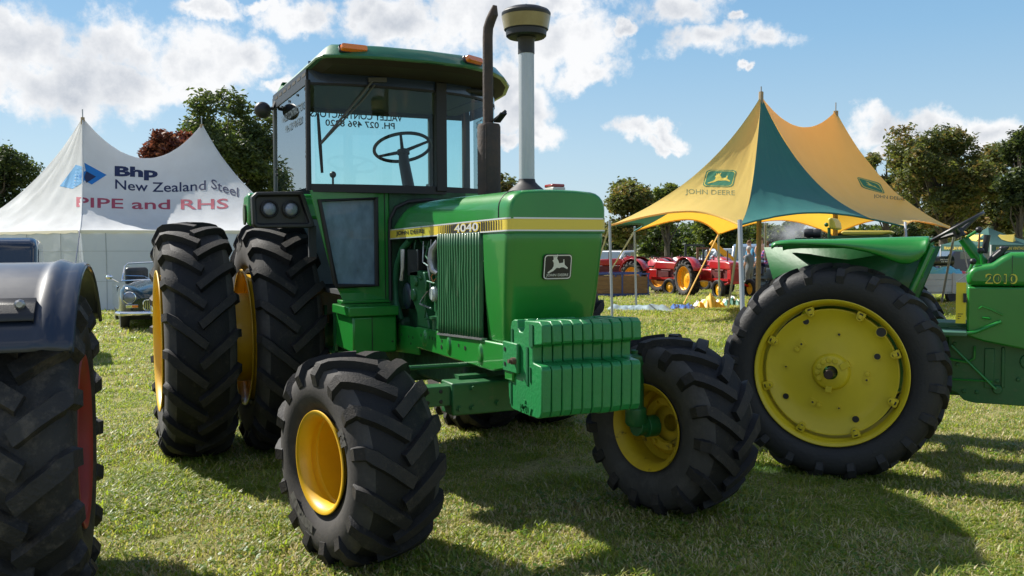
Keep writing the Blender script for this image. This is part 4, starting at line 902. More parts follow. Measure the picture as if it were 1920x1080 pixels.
# ================================================================== OLD GREEN TRACTOR (right)
def row_tractor():
    T = empty('tractor', (2.635, 2.218, 0), R_(38.9), 'old green open tractor numbered 2010 with a big yellow disc wheel and yellow seat', 'tractor')
    R, r = .706, .474
    def rear(y, side):
        wh = MB(); d = .075
        # pressed disc with holes: rings of faces, some left open
        rings = [.085, .13, .20, .245, .285, .325, .37, .405]; off = [-.006, .0, .004, .006, .006, .004, -.006, -.022]
        n = 96; vs = []; fs = []
        for q, o_ in zip(rings, off):
            for j in range(n): a = 2 * math.pi * j / n; vs.append((q * math.cos(a), d + o_, q * math.sin(a)))
        for i in range(len(rings) - 1):
            for j in range(n): fs.append((i * n + j, i * n + (j + 1) % n, (i + 1) * n + (j + 1) % n, (i + 1) * n + j))
        wh.add(vs, fs)
        wh.lathe([(d - .022, .405), (d - .022, .412), (d + .03, .412), (d + .035, .3)], 'y', n=72)
        w_ = wh.build('wheel', YEL2, T, smooth=35, solid=0)
        h = MB(); dark = MB()
        for ang, rad, q in ((122, .36, .020), (28, .30, .020), (218, .335, .020), (-57, .335, .022), (48, .405, .030), (85, .25, .008), (182, .285, .006), (-72, .24, .006), (143, .255, .007), (-5, .22, .007), (247, .235, .007)):
            a = R_(ang); c = (rad * math.cos(a), 0, rad * math.sin(a)); yy = d - .002 - (.022 if rad > .4 else 0)
            dark = MB(); dark.lathe([(yy - .004, q), (yy - .0045, .0001)], 'y', c, 16); dark.build('disc_hole', BLK, w_, smooth=0)
            h.lathe([(yy + .004, q + .005), (yy - .004, q + .004), (yy - .004, q)], 'y', c, 16)
        for ang, rad in ((143, .255), (-5, .22), (247, .235)):
            a = R_(ang); c, s = rad * math.cos(a), rad * math.sin(a)
            h.box(c - .022, c + .022, d - .002, d + .01, s - .022, s + .022, rot=Matrix.Rotation(-a, 3, 'Y')); h.lathe([(d + .004, .017), (d - .008, .015), (d - .009, .001)], 'y', ((rad + .0) * math.cos(a + .18), 0, rad * math.sin(a + .18)), 12)
        h.build('disc_boss', YEL2, w_, smooth=30)
        hb = MB(); hb.lathe([(d + .01, .125), (d - .012, .118), (d - .035, .108), (d - .040, .10), (d - .040, .045)], 'y', n=32)
        for k in range(6): a = R_(75 + k * 28); hb.lathe([(d - .04, .018), (d - .048, .017), (d - .048, .001)], 'y', (.08 * math.cos(a), 0, .08 * math.sin(a)), 12)
        hb.box(.07, .13, d - .05, d, -.02, .02, rot=Matrix.Rotation(R_(-35), 3, 'Y'), piv=(0, 0, 0)); hb.box(-.02, .02, d - .05, d, -.13, -.09)
        hb.build('hub', YEL2, w_, bevel=.003)
        ax = MB(); ax.lathe([(-.075, .001), (-.075, .026), (-.07, .030), (.1, .031)], 'y', n=20); ax.build('axle_end', mat('oily_axle_steel', (.05, .035, .035), .4, metal=.7), w_)
        rm = MB(); rm.lathe([(.035, .455), (.012, .458), (.004, .470), (-.004, .477), (-.008, .472), (-.004, .462), (.010, .450), (.022, .446), (.045, .447), (.055, .438), (.085, .434), (.11, .428), (.21, .428), (.26, .44), (.31, .474), (.30, .476), (.25, .45)], 'y', n=96); rm.build('rim', YEL2, w_, smooth=50)
        for ang in (70, 25, -18, -62, -110, -159, 158, 114):
            a = R_(ang); c = MB(); c.prism([(.385, -.020), (.425, -.028), (.440, -.024), (.440, .024), (.425, .028), (.385, .020), (.375, 0)], d - .052, d - .02, 'y'); c.prism([(.39, -.008), (.43, -.012), (.43, .012), (.39, .008)], d - .056, d - .05, 'y', mi=1); c.box(.395, .42, d - .066, d - .05, -.011, .011)
            c.v = [(x * math.cos(a) - z * math.sin(a), yy, x * math.sin(a) + z * math.cos(a)) for x, yy, z in c.v]
            c.build('rim_clamp', [YEL2, BLK], w_, bevel=.003)
        t = tyre_mb(R + .004, .462, .335, 20, .028, .055, 1 if side < 0 else -1, .75, .85, seg=80)
        t.v = [(x, yy + .155, z) for x, yy, z in t.v]; t.build('tyre', [RUB2, RUB2, RUB2], w_, smooth=38)
        return w_
    w1 = rear(0, -1); w1.location = (0, 0, .69); w1.rotation_euler = (0, .1, 0)
    w2 = rear(0, 1); w2.location = (0, 1.82, .69); w2.rotation_euler = (0, .3, math.pi)
    CY = .91
    b = MB(); b.lathe([(.3, .045), (1.5, .045)], 'y', (0, 0, .69), 16); b.lathe([(.55, .09), (.7, .13), (1.12, .13), (1.27, .09)], 'y', (0, 0, .69), 20, capa=True, capb=True); b.build('axle_housing', GREENF, T)
    b = MB(); b.box(-.25, .95, CY - .16, CY + .16, .48, .98); b.build('transmission', GREENF, T, bevel=.03)
    b = MB(); b.prism([(.68, .87), (.68, .53), (.74, .505), (.78, .46), (.84, .445), (2.2, .44), (2.3, .6), (2.3, .95), (.68, .95)], CY - .19, CY + .19, 'y')
    b.box(.90, .96, CY - .20, CY - .19, .55, .82); b.box(1.0, 1.02, CY - .205, CY - .19, .56, .83); b.lathe([(0, .055), (-.012, .052), (-.012, .001)], 'y', (1.16, CY - .19, .74), 20)
    for x, z in ((.72, .84), (.98, .60), (.99, .56), (1.1, .62), (.78, .52), (.86, .52), (.74, .70)): b.lathe([(0, .014), (-.012, .014), (-.012, .001)], 'y', (x, CY - .19, z), 8)
    b.lathe([(0, .03), (-.03, .028), (-.03, .001)], 'y', (.98, CY - .19, .545), 16)
    b.build('engine_casing', GREENF, T, bevel=.006)
    b = MB(); b.tube([(.70, CY - .21, .83), (.97, CY - .22, .55)], .009, 8); b.tube([(.60, CY - .21, .60), (.95, CY - .215, .60)], .006, 6); b.tube([(.66, CY - .21, .74), (.80, CY - .21, .72), (.84, CY - .21, .75), (.84, CY - .21, .83)], .008, 6); b.build('brake_rods', GREEN, T)
    # cowl and side panels
    y0, y1 = .62, 1.20
    c = [(.785, 1.238), (.785, 1.31), (.80, 1.352), (.84, 1.372), (.93, 1.388), (.985, 1.43), (1.04, 1.462), (1.30, 1.458), (2.25, 1.44), (2.25, 1.238)]
    b = MB(); ins = 0.0; b.prism(c, y0, y1, 'y'); b.build('bonnet', GREEN, T, bevel=.035, seg=4)
    c = [(.79, 1.234), (2.2, 1.234), (2.2, .80), (1.14, .826), (.89, .872), (.79, .905)]
    b = MB(); b.prism(c, y0 + .004, y1 - .004, 'y'); b.build('side_panel', GREEN, T, bevel=.012)
    b = MB(); b.box(1.045, 1.048, y0 - .0015, y0 + .01, 1.24, 1.44); b.build('panel_gap', BLK, T)
    b = MB(); b.tube([(.86, y0 - .004, 1.09), (.875, y0 - .02, 1.105), (.93, y0 - .016, 1.085), (1.0, y0 - .01, 1.05)], .006, 6); b.tube([(.88, y0 - .006, 1.03), (.93, y0 - .012, 1.025)], .008, 6); b.build('panel_handle', GREEN, T)
    b = MB(); b.tube([(.66, y0 - .10, .915), (.78, y0 - .05, .925), (.84, y0 - .03, .935), (.99, y0 - .03, 1.01)], .012, 8); b.build('foot_rest_rod', GREEN, T)
    b = MB(); b.box(.48, .79, .48, .74, .915, .94); b.box(.48, .5, .48, .74, .88, .95); b.build('footboard', mat('worn_footboard', (.05, .14, .07), .4, metal=.2), T, bevel=.004)
    text_obj('number_lettering_edge', '2010', .185, .066, mat('letter_yellow', (.62, .58, .05), .5), (.985, y0 - .0005, 1.288), (1, 0, 0), (0, 0, 1), T, bold=.035, lift=.002)
    text_obj('number_lettering', '2010', .166, .052, mat('letter_green', (.03, .12, .03), .5), (.985, y0 - .0005, 1.288), (1, 0, 0), (0, 0, 1), T, bold=.015, lift=.003)
    b = MB(); b.prism([(.90, 1.36), (1.0, 1.44), (1.04, 1.50), (1.0, 1.50), (.92, 1.42)], CY - .14, CY + .14, 'y'); b.build('instrument_panel', BLKP, T, bevel=.01)
    # seat
    b = MB(); b.prism([(-.02, 1.60), (.0, 1.585), (.25, 1.585), (.32, 1.60), (.30, 1.612), (.0, 1.615)], CY - .22, CY + .22, 'y'); b.build('seat_cushion', mat('yellow_vinyl', (.62, .46, .07), .45), T, bevel=.012, seg=3)
    b = MB(); b.prism([(-.10, 1.64), (-.085, 1.625), (-.05, 1.63), (-.06, 1.68), (-.085, 1.715), (-.11, 1.70)], CY - .20, CY + .20, 'y'); b.build('seat_back', mat('yellow_vinyl_worn', (.66, .50, .05), .45, col2=(.55, .36, .05), nscale=20), T, bevel=.012, seg=3)
    b = MB(); b.tube([(-.10, CY - .1, 1.45), (-.11, CY - .1, 1.64)], .012, 6); b.ball((-.12, CY - .16, 1.66), .016, 6); b.box(-.1, .3, CY - .15, CY + .15, 1.02, 1.58); b.build('seat_stand', GREENF, T)
    # steering
    b = MB(); b.tube([(.90, CY, 1.36), (.76, CY, 1.555)], [.042, .034], 14); b.build('steering_column', GREEN, T)
    b = MB(); c = Vector((.712, CY, 1.628)); ux = Vector((.86, 0, .51)); uy = Vector((0, 1, 0)); rg = []
    for k in range(40): a = 2 * math.pi * k / 40; rg.append(c + ux * (.195 * math.cos(a)) + uy * (.195 * math.sin(a)))
    b.tube(rg, .0125, 8, closed=True)
    for a in (.5, 2.6, 4.7): b.tube([c - Vector((-.02, 0, .035)), c + ux * (.19 * math.cos(a)) + uy * (.19 * math.sin(a))], [.018, .010], 8)
    b.tube([c + Vector((.035, 0, -.06)), c + Vector((-.01, 0, .02))], [.035, .03], 12); b.build('steering_wheel', BLKP, T)
    kn = MB(); ar = MB()
    for p, q in (((.78, CY - .05, 1.56), (.855, CY - .06, 1.612)), ((.88, CY - .12, 1.37), (.868, CY - .12, 1.47)), ((.93, CY - .1, 1.38), (.995, CY - .12, 1.482)), ((.80, CY - .25, 1.33), (.82, CY - .25, 1.40))):
        ar.tube([p, q], .010, 8); kn.ball(q, .022, 8)
    ar.build('lever_arm', GREEN, T); kn.build('lever_knob', BLKP, T)
    b = MB(); b.tube([(.90, CY + .2, 1.45), (.915, CY + .2, 1.58)], .022, 10); b.tube([(.86, CY + .25, 1.38), (.87, CY + .25, 1.64)], .006, 6, mi=1); b.build('upright_pipes', [BLKP, mat('rusty_rod', (.20, .09, .04), .8)], T)
    # fenders
    for s in (0, 1):
        def Y(y): return y if s == 0 else 1.82 - y
        rows = []
        xs = [-.37, -.34, -.25, -.12, 0, .12, .22, .30, .36, .41, .46, .51, .545, .565]
        ze = [1.500, 1.522, 1.526, 1.522, 1.516, 1.500, 1.478, 1.452, 1.425, 1.408, 1.408, 1.432, 1.475, 1.535]
        for x, z in zip(xs, ze):
            t = 1.552 + .02 * max(0, x)
            e_ = min(1, (x + .37) / .06) ; t = 1.535 + (t - 1.535) * e_
            rows.append([(x, Y(-.015 + .02 * (t - z)), z - .010), (x, Y(-.022), z), (x + .0, Y(-.018), z + (t - z) * .35), (x, Y(.0), z + (t - z) * .72), (x, Y(.05), t - .004), (x, Y(.10), t), (x, Y(.30), t - .004), (x, Y(.40), t - .02), (x, Y(.43), t - .06)])
        m = MB(); m.grid(rows); m.build('fender', GREEN, T, smooth=60, solid=.006)
        m = MB(); m.add([(-.50, Y(.43), 1.50), (.62, Y(.43), 1.50), (.42, Y(.40), .95), (-.38, Y(.40), 1.10)], [(0, 1, 2, 3)]); m.build('fender_inner_panel', GREENF, T, solid=.006)
        m = MB(); m.tube([(.57, Y(.38), 1.50), (.40, Y(.30), 1.06)], [.03, .02], 8); m.box(.50, .53, Y(.36) - .012, Y(.36) + .012, 1.30, 1.40); m.build('fender_stay', GREEN, T, bevel=.004)
    b = MB(); b.lathe([(-.03, .028), (.0, .034), (.03, .030)], 'x', (-.235, CY - .2, 1.60), 16, capa=True, capb=True); b.lathe([(-.03, .028), (.0, .034), (.03, .030)], 'x', (-.18, CY - .2, 1.598), 16, capa=True, capb=True); b.tube([(-.2, CY - .2, 1.50), (-.2, CY - .2, 1.58)], .01, 6); b.box(-.3, -.05, CY - .4, CY - .1, 1.545, 1.565); b.build('rear_lamp', BLKP, T)
    # front end, beyond the frame
    b = MB(); b.box(2.0, 2.45, CY - .26, CY + .26, .55, 1.44); b.build('radiator_grille', GREEN, T, bevel=.04)
    b = MB(); b.tube([(2.15, CY - .75, .55), (2.15, CY + .75, .55)], .05, 10); b.build('front_axle', GREENF, T)
    for y in (CY - .80, CY + .80):
        wf = MB(); wf.lathe([(-.04, .03), (-.02, .10), (.0, .20)], 'y', n=24); q = wf.build('front_wheel', YEL2, T); q.location = (2.15, y, .34)
        tt = MB(); tt.lathe([(-.06, .20), (-.075, .28), (-.05, .34), (0, .355), (.05, .34), (.075, .28), (.06, .20)], 'y', n=40); tt.build('tyre', RUB2, q)
    # rear hitch ball seen beyond the tyre
    b = MB(); b.lathe([(-.02, .035), (.02, .035)], 'y', (-.98, .60, .62), 14, capa=True, capb=True); b.tube([(-.98, .6, .62), (-.2, .75, .62)], .018, 8); b.tube([(-.98, .6, .64), (-.985, .6, .76)], .003, 5); b.build('hitch_arm', GREENF, T)
    return T
row_tractor()
sg = MB(); sg.box(.722, .782, .598, .602, .99, 1.262); sgo = empty('show_card', (2.635, 2.218, 0), R_(38.9), 'yellow show card hanging behind the green cowl numbered 2010', 'sign')
o = sg.build('card', mat('yellow_card', (.78, .62, .03), .6), sgo); o.rotation_euler = (0, R_(0), 0)
for i, z in enumerate((1.05, 1.035, 1.02)):
    q = MB(); q.box(.735, .765 - .01 * i, .5965, .5978, z, z + .005); q.build('printed_line', BLK, sgo, smooth=0)
q = MB(); q.box(.765, .785, .585, .60, 1.13, 1.19); q.build('black_clip', BLKP, sgo); q = MB(); q.tube([(.725, .6, 1.262), (.80, .61, 1.33)], .003, 5); q.build('string', STEEL, sgo)

# ================================================================== DARK TRACTOR (left edge)
def dark_tractor():
    T = empty('tractor', (2.547, -2.08, 0), R_(176.2), 'dark blue vintage tractor with muddy lugged tyre and red wheel rim at the left edge', 'tractor')
    NAVY = mat('worn_dark_blue_paint', (.008, .014, .030), .28, coat=.3, col2=(.014, .020, .034), nscale=4, dust=((.10, .10, .10), 24, .66, .95))
    RED = mat('red_rim_paint', (.30, .022, .016), .5, col2=(.22, .03, .018), nscale=8)
    R, r = .677, .372
    w_ = make_wheel(R, r, .40, 16, .052, .075, -1, RUBB, RED, T, .02, hub_r=.09, nuts=6, slant=.85, reach=.6, rimw=.43)
    w_.location = (0, .215, .657); w_.rotation_euler = (0, .05, 0)
    # mudguard: an arch over the tyre, slightly toed, with rolled outer lip
    def pt(a, y, rad):
        x = -rad * math.cos(R_(a)); return (x, y + .015 - .02 * x, .657 + rad * math.sin(R_(a)))
    aa = [36.5 + (141 - 36.5) * i / 30 for i in range(31)]
    m = MB(); m.grid([[pt(a, y, q) for y, q in ((-.012, .775), (-.014, .79), (0, .797), (.03, .792), (.06, .800), (.085, .810), (.11, .800), (.14, .797), (.6, .797), (1.1, .797))] for a in aa]); m.build('fender', NAVY, T, smooth=60, solid=.006)
    m = MB(); m.tube([pt(a, -.012, .78) for a in aa], .009, 8); m.build('fender_lip', NAVY, T)
    m = MB(); m.grid([[pt(a, y, q) for y, q in ((.125, .800), (.125, .815), (.75, .815), (.75, .800))] for a in (46, 49, 52, 55)]); m.add([pt(a, .125, q) for a in (46, 55) for q in (.80, .815)], [(0, 1, 3, 2)]); m.build('fender_strap', BLKP, T, solid=.004)
    m = MB(); p = Vector(pt(52, .175, .82)); m.lathe([(0, .02), (-.012, .02), (-.02, .012), (-.02, .001)], 'x', p, 8); m.build('strap_bolt', STEEL, T)
    m = MB(); m.box(-.5, 1.6, .75, 1.15, .45, 1.0); m.build('body_casing', NAVY, T, bevel=.05)
    m = MB(); m.lathe([(.2, .08), (.9, .10)], 'y', (0, 0, .657), 16, capa=True); m.build('axle_housing', NAVY, T)
dark_tractor()
def far_pickup():
    T = empty('parked_car', tuple(onground(-34, 12.5)), R_(YAW_CAM + 205), 'black vintage car roof and window showing behind the dark blue fender', 'car')
    K = mat('black_car_paint', (.012, .014, .022), .15, coat=1)
    b = MB(); b.prism([(-1.6, .3), (-1.65, .8), (-1.1, .95), (-.85, 1.55), (-.7, 1.64), (.5, 1.66), (.68, 1.58), (.85, 1.0), (1.9, .92), (2.0, .6), (1.95, .3)], -.72, .72, 'y'); b.build('body', K, T, bevel=.09, seg=4)
    for s in (-1, 1):
        g = MB(); g.prism([(-.80, 1.02), (-.66, 1.50), (.42, 1.50), (.62, 1.02)], s * .722, s * .726, 'y'); g.build('side_window', mat('dark_window', (.10, .13, .15), .05, coat=1), T)
        for x in (-1.1, 1.3): q = MB(); q.lathe([(-.07, .2), (-.08, .28), (-.05, .33), (.05, .33), (.08, .28), (.07, .2)], 'y', (x, s * .66, .33), 24, capa=True, capb=True); q.build('wheel', RUB2, T)
    g = MB(); g.add([(-1.115, -.55, 1.0), (-1.115, .55, 1.0), (-.90, .50, 1.48), (-.90, -.50, 1.48)], [(0, 1, 2, 3)]); g.v = [(x - .012, y, z) for x, y, z in g.v]; g.build('rear_window', mat('pale_window', (.30, .38, .42), .1), T)
far_pickup()

# ================================================================== SPORTS CAR
def sports_car():
    p = onground(292, 17.9)
    T = empty('sports_car', (p.x, p.y, 0), R_(YAW_CAM + 180 + 8 + 18), 'small dark green open sports car with chrome bumper and round headlight by the white tent', 'car')
    K = mat('dark_green_car_paint', (.006, .022, .017), .16, coat=.8)
    X = [1.86, 1.80, 1.66, 1.40, 1.1, .8, .55]      # nose to scuttle
    rows = []
    zt = [.62, .72, .78, .82, .86, .89, .90]; hw = [.55, .66, .73, .755, .76, .76, .76]; fz = [.60, .74, .80, .83, .83, .83, .82]
    for x, z, h, f in zip(X, zt, hw, fz):
        rows.append([(x, -h, .30), (x, -h, f - .22), (x, -h + .02, f - .08), (x, -h + .09, f), (x, -h + .20, f + .005), (x, -h + .30, z - .025), (x, -.25, z), (x, 0, z + .01), (x, .25, z), (x, h - .30, z - .025), (x, h - .20, f + .005), (x, h - .09, f), (x, h - .02, f - .08), (x, h, f - .22), (x, h, .30)])
    b = MB(); b.grid(rows); b.add(rows[0], [tuple(range(15))]); b.box(-1.9, .55, -.755, .755, .28, .78); b.build('body', K, T, smooth=60, bevel=.02)
    b = MB(); b.box(.50, 1.3, -.74, .74, .18, .32); b.build('underside', BLKP, T)
    for s in (-1, 1):
        h = MB(); h.lathe([(1.62, .10), (1.78, .112), (1.84, .110)], 'x', (0, s * .60, .62), 28); h.build('headlamp_bowl', K, T)
        h = MB(); h.lathe([(1.83, .112), (1.85, .112), (1.855, .098), (1.845, .092)], 'x', (0, s * .60, .62), 28); h.build('headlamp_ring', CHROME, T)
        h = MB(); h.lathe([(1.845, .094), (1.86, .07), (1.87, .001)], 'x', (0, s * .60, .62), 24); h.build('headlight', LENS, T, smooth=80)
        h = MB(); h.box(1.80, 1.885, min(s * .46, s * .66), max(s * .46, s * .66), .435, .495); q = h.build('lamp_surround', CHROME, T, bevel=.006)
        h = MB(); h.box(1.885, 1.892, min(s * .46, s * .56), max(s * .46, s * .56), .443, .487); h.build('indicator_lens', AMBER, q)
        for x in (1.22, -1.15):
            w_ = MB(); w_.lathe([(-.05, .001), (-.05, .12), (-.03, .17)], 'y', n=24); wo = w_.build('wheel', CHROME, T); wo.location = (x, s * .66, .30)
            t_ = MB(); t_.lathe([(-.06, .17), (-.08, .22), (-.075, .28), (-.04, .30), (.04, .30), (.075, .28), (.08, .22), (.06, .17)], 'y', n=36); t_.build('tyre', RUB2, wo)
        m_ = MB(); m_.tube([(.62, s * .72, .86), (.60, s * .84, .93)], .008, 6); m_.ball((.60, s * .88, .96), .055, 8, sc=(.6, 1.2, .75)); m_.build('door_mirror', CHROME, T)
    g = MB(); g.box(1.83, 1.87, -.36, .36, .40, .56); g.build('grille_opening', BLK, T, bevel=.01)
    g = MB(); g.tube([(1.875, y, z) for y, z in rrect(-.37, .37, .39, .57, .05)], .012, 8, closed=True); g.build('grille_surround', CHROME, T)
    for k in range(22): q = MB(); y = -.345 + k * .0329; q.box(1.868, 1.876, y, y + .010, .41, .55); q.build('grille_bar', CHROME, T)
    g = MB(); g.tube([(1.72, -.80, .34), (1.90, -.74, .34), (1.955, -.45, .34), (1.97, 0, .34), (1.955, .45, .34), (1.90, .74, .34), (1.72, .80, .34)], .042, 10); g.build('bumper', CHROME, T)
    for s in (-1, 1): g = MB(); g.box(1.955, 2.0, s * .24 - .02, s * .24 + .02, .28, .50); g.build('overrider', CHROME, T, bevel=.012)
    f = MB(); f.tube([(.58, -.66, .88), (.42, -.60, 1.15), (.38, -.54, 1.21), (.37, 0, 1.235), (.38, .54, 1.21), (.42, .60, 1.15), (.58, .66, .88)], .015, 8); f.tube([(.60, -.66, .885), (.66, 0, .905), (.60, .66, .885)], .014, 6); f.build('windscreen_frame', CHROME, T)
    f = MB(); f.add([(.59, -.65, .89), (.64, 0, .91), (.59, .65, .89), (.40, .58, 1.19), (.375, 0, 1.225), (.40, -.58, 1.19)], [(0, 1, 4, 5), (1, 2, 3, 4)]); f.build('windscreen', CARGL, T)
    for y in (-.38, .05): f = MB(); f.tube([(.66, y + .22, .91), (.58, y + .1, .97), (.56, y - .22, .985)], .006, 5); f.build('wiper', CHROME, T)
    f = MB(); c = Vector((.12, .32, .98)); f.tube([c + Vector((.05 * math.sin(a), .18 * math.cos(a), .18 * math.sin(a))) for a in [k * .2618 for k in range(24)]], .012, 6, closed=True); f.build('steering_wheel', BLKP, T)
    for y in (-.34, .34): f = MB(); f.box(-.55, -.40, y - .22, y + .22, .55, 1.12); f.build('seat', mat('black_leather', (.012, .012, .014), .4), T, bevel=.07, seg=4)
sports_car()

# ================================================================== CANVAS
def lerp(a, b, t): return a + (b - a) * t
def patch(A, B, C, D, ns, nt, ridge=0, sag=.6, scallop=0, inset=.12, wrinkle=.0, seed=0, z0=0):
    """cloth hanging from the top line A-B to the bottom line C-D"""
    rows = []
    for i in range(ns + 1):
        s = i / ns; top = lerp(A, B, s); top = Vector((top.x, top.y, top.z - ridge * 4 * s * (1 - s)))
        k = 4 * s * (1 - s); bot = lerp(C, D, s); mid = (A + B) / 2
        inn = Vector((mid.x - bot.x, mid.y - bot.y, 0)); bot = bot + inn * inset * k * (1 if scallop else 0); bot = Vector((bot.x, bot.y, bot.z + scallop * k))
        row = []
        for j in range(nt + 1):
            t = j / nt; p = lerp(top, bot, t)
            z = p.z - (sag[0] + (sag[1] - sag[0]) * s if isinstance(sag, tuple) else sag) * 4 * t * (1 - t) * (1 - .35 * t) * (1 if ridge == 0 else 1)
            wv = 0
            if wrinkle:
                wv = wrinkle * (noise.noise(Vector((s * 22 + t * 4, t * 1.6, seed))) + .6 * noise.noise(Vector((s * 55 + t * 9, t * 3, seed + 5)))) * (.3 + .7 * 4 * t * (1 - t))
            row.append(Vector((p.x, p.y, z + wv)))
        rows.append(row)
    return rows
def bvh_of(rows):
    vs = [p for r in rows for p in r]; n = len(rows[0])
    fs = [(i * n + j, i * n + j + 1, (i + 1) * n + j + 1, (i + 1) * n + j) for i in range(len(rows) - 1) for j in range(n - 1)]
    return BVHTree.FromPolygons(vs, fs)
def print_on(trees, vs, fs, origin, ex, ez, dirn, name, m, parent, lift=.02):
    """flat print laid onto the cloth: thrown horizontally onto it along dirn"""
    out = []; dirn = dirn.normalized()
    for v in vs:
        o = origin + ex * v.x + ez * v.y - dirn * 12; best = None
        for t in trees:
            h = t.ray_cast(o, dirn)
            if h[0] is not None and (best is None or h[3] < best[1]): best = (h[0], h[3])
        out.append((best[0] if best else origin + ex * v.x + ez * v.y) - dirn * lift)
    b = MB(); b.add([q - parent.location for q in out], fs); return b.build(name, m, parent, smooth=0, recalc=False)

def throw(trees, vs, fs, u0, u1, v0, v1, tilt, bend, nm, m, T, lift=.012, shear=0):
    X0, X1 = min(v.x for v in vs), max(v.x for v in vs); Y0, Y1 = min(v.y for v in vs), max(v.y for v in vs); out = []
    for v in vs:
        x = (v.x - X0) / (X1 - X0); y = (v.y - Y0) / (Y1 - Y0); r = px_dir(u0 + (u1 - u0) * x + shear * (y - .5), v1 + (v0 - v1) * y + tilt * x + bend * 4 * x * (1 - x)); best = None
        for t in trees:
            h = t.ray_cast(CAM, r)
            if h[0] is not None and (best is None or h[3] < best[1]): best = (h[0], h[3])
        out.append(((best[0] if best else CAM + r * 23) - r * lift) - T.location)
    b = MB(); b.add(out, fs); return b.build(nm, m, T, smooth=0, recalc=False)
def white_tent():
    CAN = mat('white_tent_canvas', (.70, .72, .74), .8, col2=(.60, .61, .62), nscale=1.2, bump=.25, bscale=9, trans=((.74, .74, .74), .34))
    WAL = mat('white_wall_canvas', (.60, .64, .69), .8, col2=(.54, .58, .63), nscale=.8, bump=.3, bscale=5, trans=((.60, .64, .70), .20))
    A = at(150, 433, 21.9); B = at(610, 434, 23.2); D = at(-135, 440, 27.0); E = at(330, 441, 30.0)
    P1 = at(155, 220, 24.6); P2 = at(378, 233, 26.2)
    g = ground(150, 578)
    T = empty('tent', (A.x, A.y, 0), 0, 'white canvas marquee with steel company lettering in navy and red', 'tent'); O = Vector((A.x, A.y, 0))
    loc = lambda rows: [[p - O for p in r] for r in rows]
    front = patch(P1, P2, A, B, 40, 24, ridge=1.05, sag=.85, wrinkle=.035, seed=1)
    left = patch(P1, P1, D, A, 24, 24, sag=(1.0, .85), wrinkle=.07, seed=2)
    right = patch(P2, P2, B, E, 20, 20, sag=(.85, 1.0), wrinkle=.03, seed=3)
    back = patch(P1, P2, D, E, 30, 16, ridge=1.05, sag=1.0, seed=4)
    for nm, rws in (('roof_front', front), ('roof_end', left), ('roof_end', right), ('roof_back', back)):
        b = MB(); b.grid(loc(rws)); b.build(nm, CAN, T, smooth=80, recalc=False)
    # bright edges: bolt ropes along the seams
    for ln in (front[0], front[-1]): b = MB(); b.tube([p - O for p in ln], .018, 5); b.build('roof_seam', CAN, T)
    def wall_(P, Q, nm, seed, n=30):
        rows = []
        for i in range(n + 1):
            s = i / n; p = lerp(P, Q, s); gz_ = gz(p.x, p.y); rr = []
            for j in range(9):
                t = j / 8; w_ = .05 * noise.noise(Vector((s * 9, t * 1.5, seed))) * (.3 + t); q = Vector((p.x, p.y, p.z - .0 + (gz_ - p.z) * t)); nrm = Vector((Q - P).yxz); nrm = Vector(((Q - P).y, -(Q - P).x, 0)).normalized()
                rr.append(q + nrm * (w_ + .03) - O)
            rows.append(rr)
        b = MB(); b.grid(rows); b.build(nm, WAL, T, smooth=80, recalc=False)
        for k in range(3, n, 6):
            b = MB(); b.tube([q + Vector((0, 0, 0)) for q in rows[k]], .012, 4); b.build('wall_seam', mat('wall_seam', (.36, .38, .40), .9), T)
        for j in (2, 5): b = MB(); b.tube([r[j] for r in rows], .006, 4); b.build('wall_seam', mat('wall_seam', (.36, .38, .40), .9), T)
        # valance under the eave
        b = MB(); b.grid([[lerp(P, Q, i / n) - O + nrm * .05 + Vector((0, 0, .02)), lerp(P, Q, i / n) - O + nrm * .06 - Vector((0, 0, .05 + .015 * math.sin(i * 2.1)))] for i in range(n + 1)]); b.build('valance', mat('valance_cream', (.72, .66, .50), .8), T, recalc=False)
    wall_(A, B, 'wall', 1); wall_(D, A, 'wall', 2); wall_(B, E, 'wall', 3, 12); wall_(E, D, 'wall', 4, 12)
    b = MB()
    for P in (P1, P2): b.tube([P - O, P - O + Vector((0, 0, .22))], .015, 6)
    b.build('peak_spike', POLE, T)
    for P in (P1, P2): b = MB(); b.tube([P - O, Vector((P.x, P.y, 0)) - O], .05, 8); b.build('centre_pole', WOODP, T)
    b = MB(); b.tube([A - O + Vector((0, 0, .02)), ground(128, 600) - O], .010, 5); b.build('guy_rope', mat('navy_rope', (.02, .04, .12), .8), T)
    # printing
    ft, lt = bvh_of(front), bvh_of(left); dirn = Vector((FH.x, FH.y, 0))
    ex = RH.copy(); ez = Vector((0, 0, 1))
    NV = mat('navy_print', (.012, .022, .075), .8); RD = mat('red_print', (.34, .05, .085), .8); BL = mat('blue_print', (.01, .16, .46), .8)
    def put(body, u0, u1, v0, v1, m, bold, du=0, dv=0, nm='lettering', bend=0):
        vs, fs = text_polys(body, 1, bold, subdiv=.22, center=False); throw([ft, lt], vs, fs, u0, u1, v0, v1, dv, bend, nm, m, T)
    put('Bhp', 215, 296, 311, 336, NV, .045, 0, 3)
    put('New Zealand', 216, 386, 336, 354, NV, .010, 0, 2, bend=5)
    put('Steel', 396, 447, 335, 353, NV, .010, 0, 17)
    put('PIPE and RHS', 143, 428, 369, 388, RD, .014, 0, 3, bend=3)
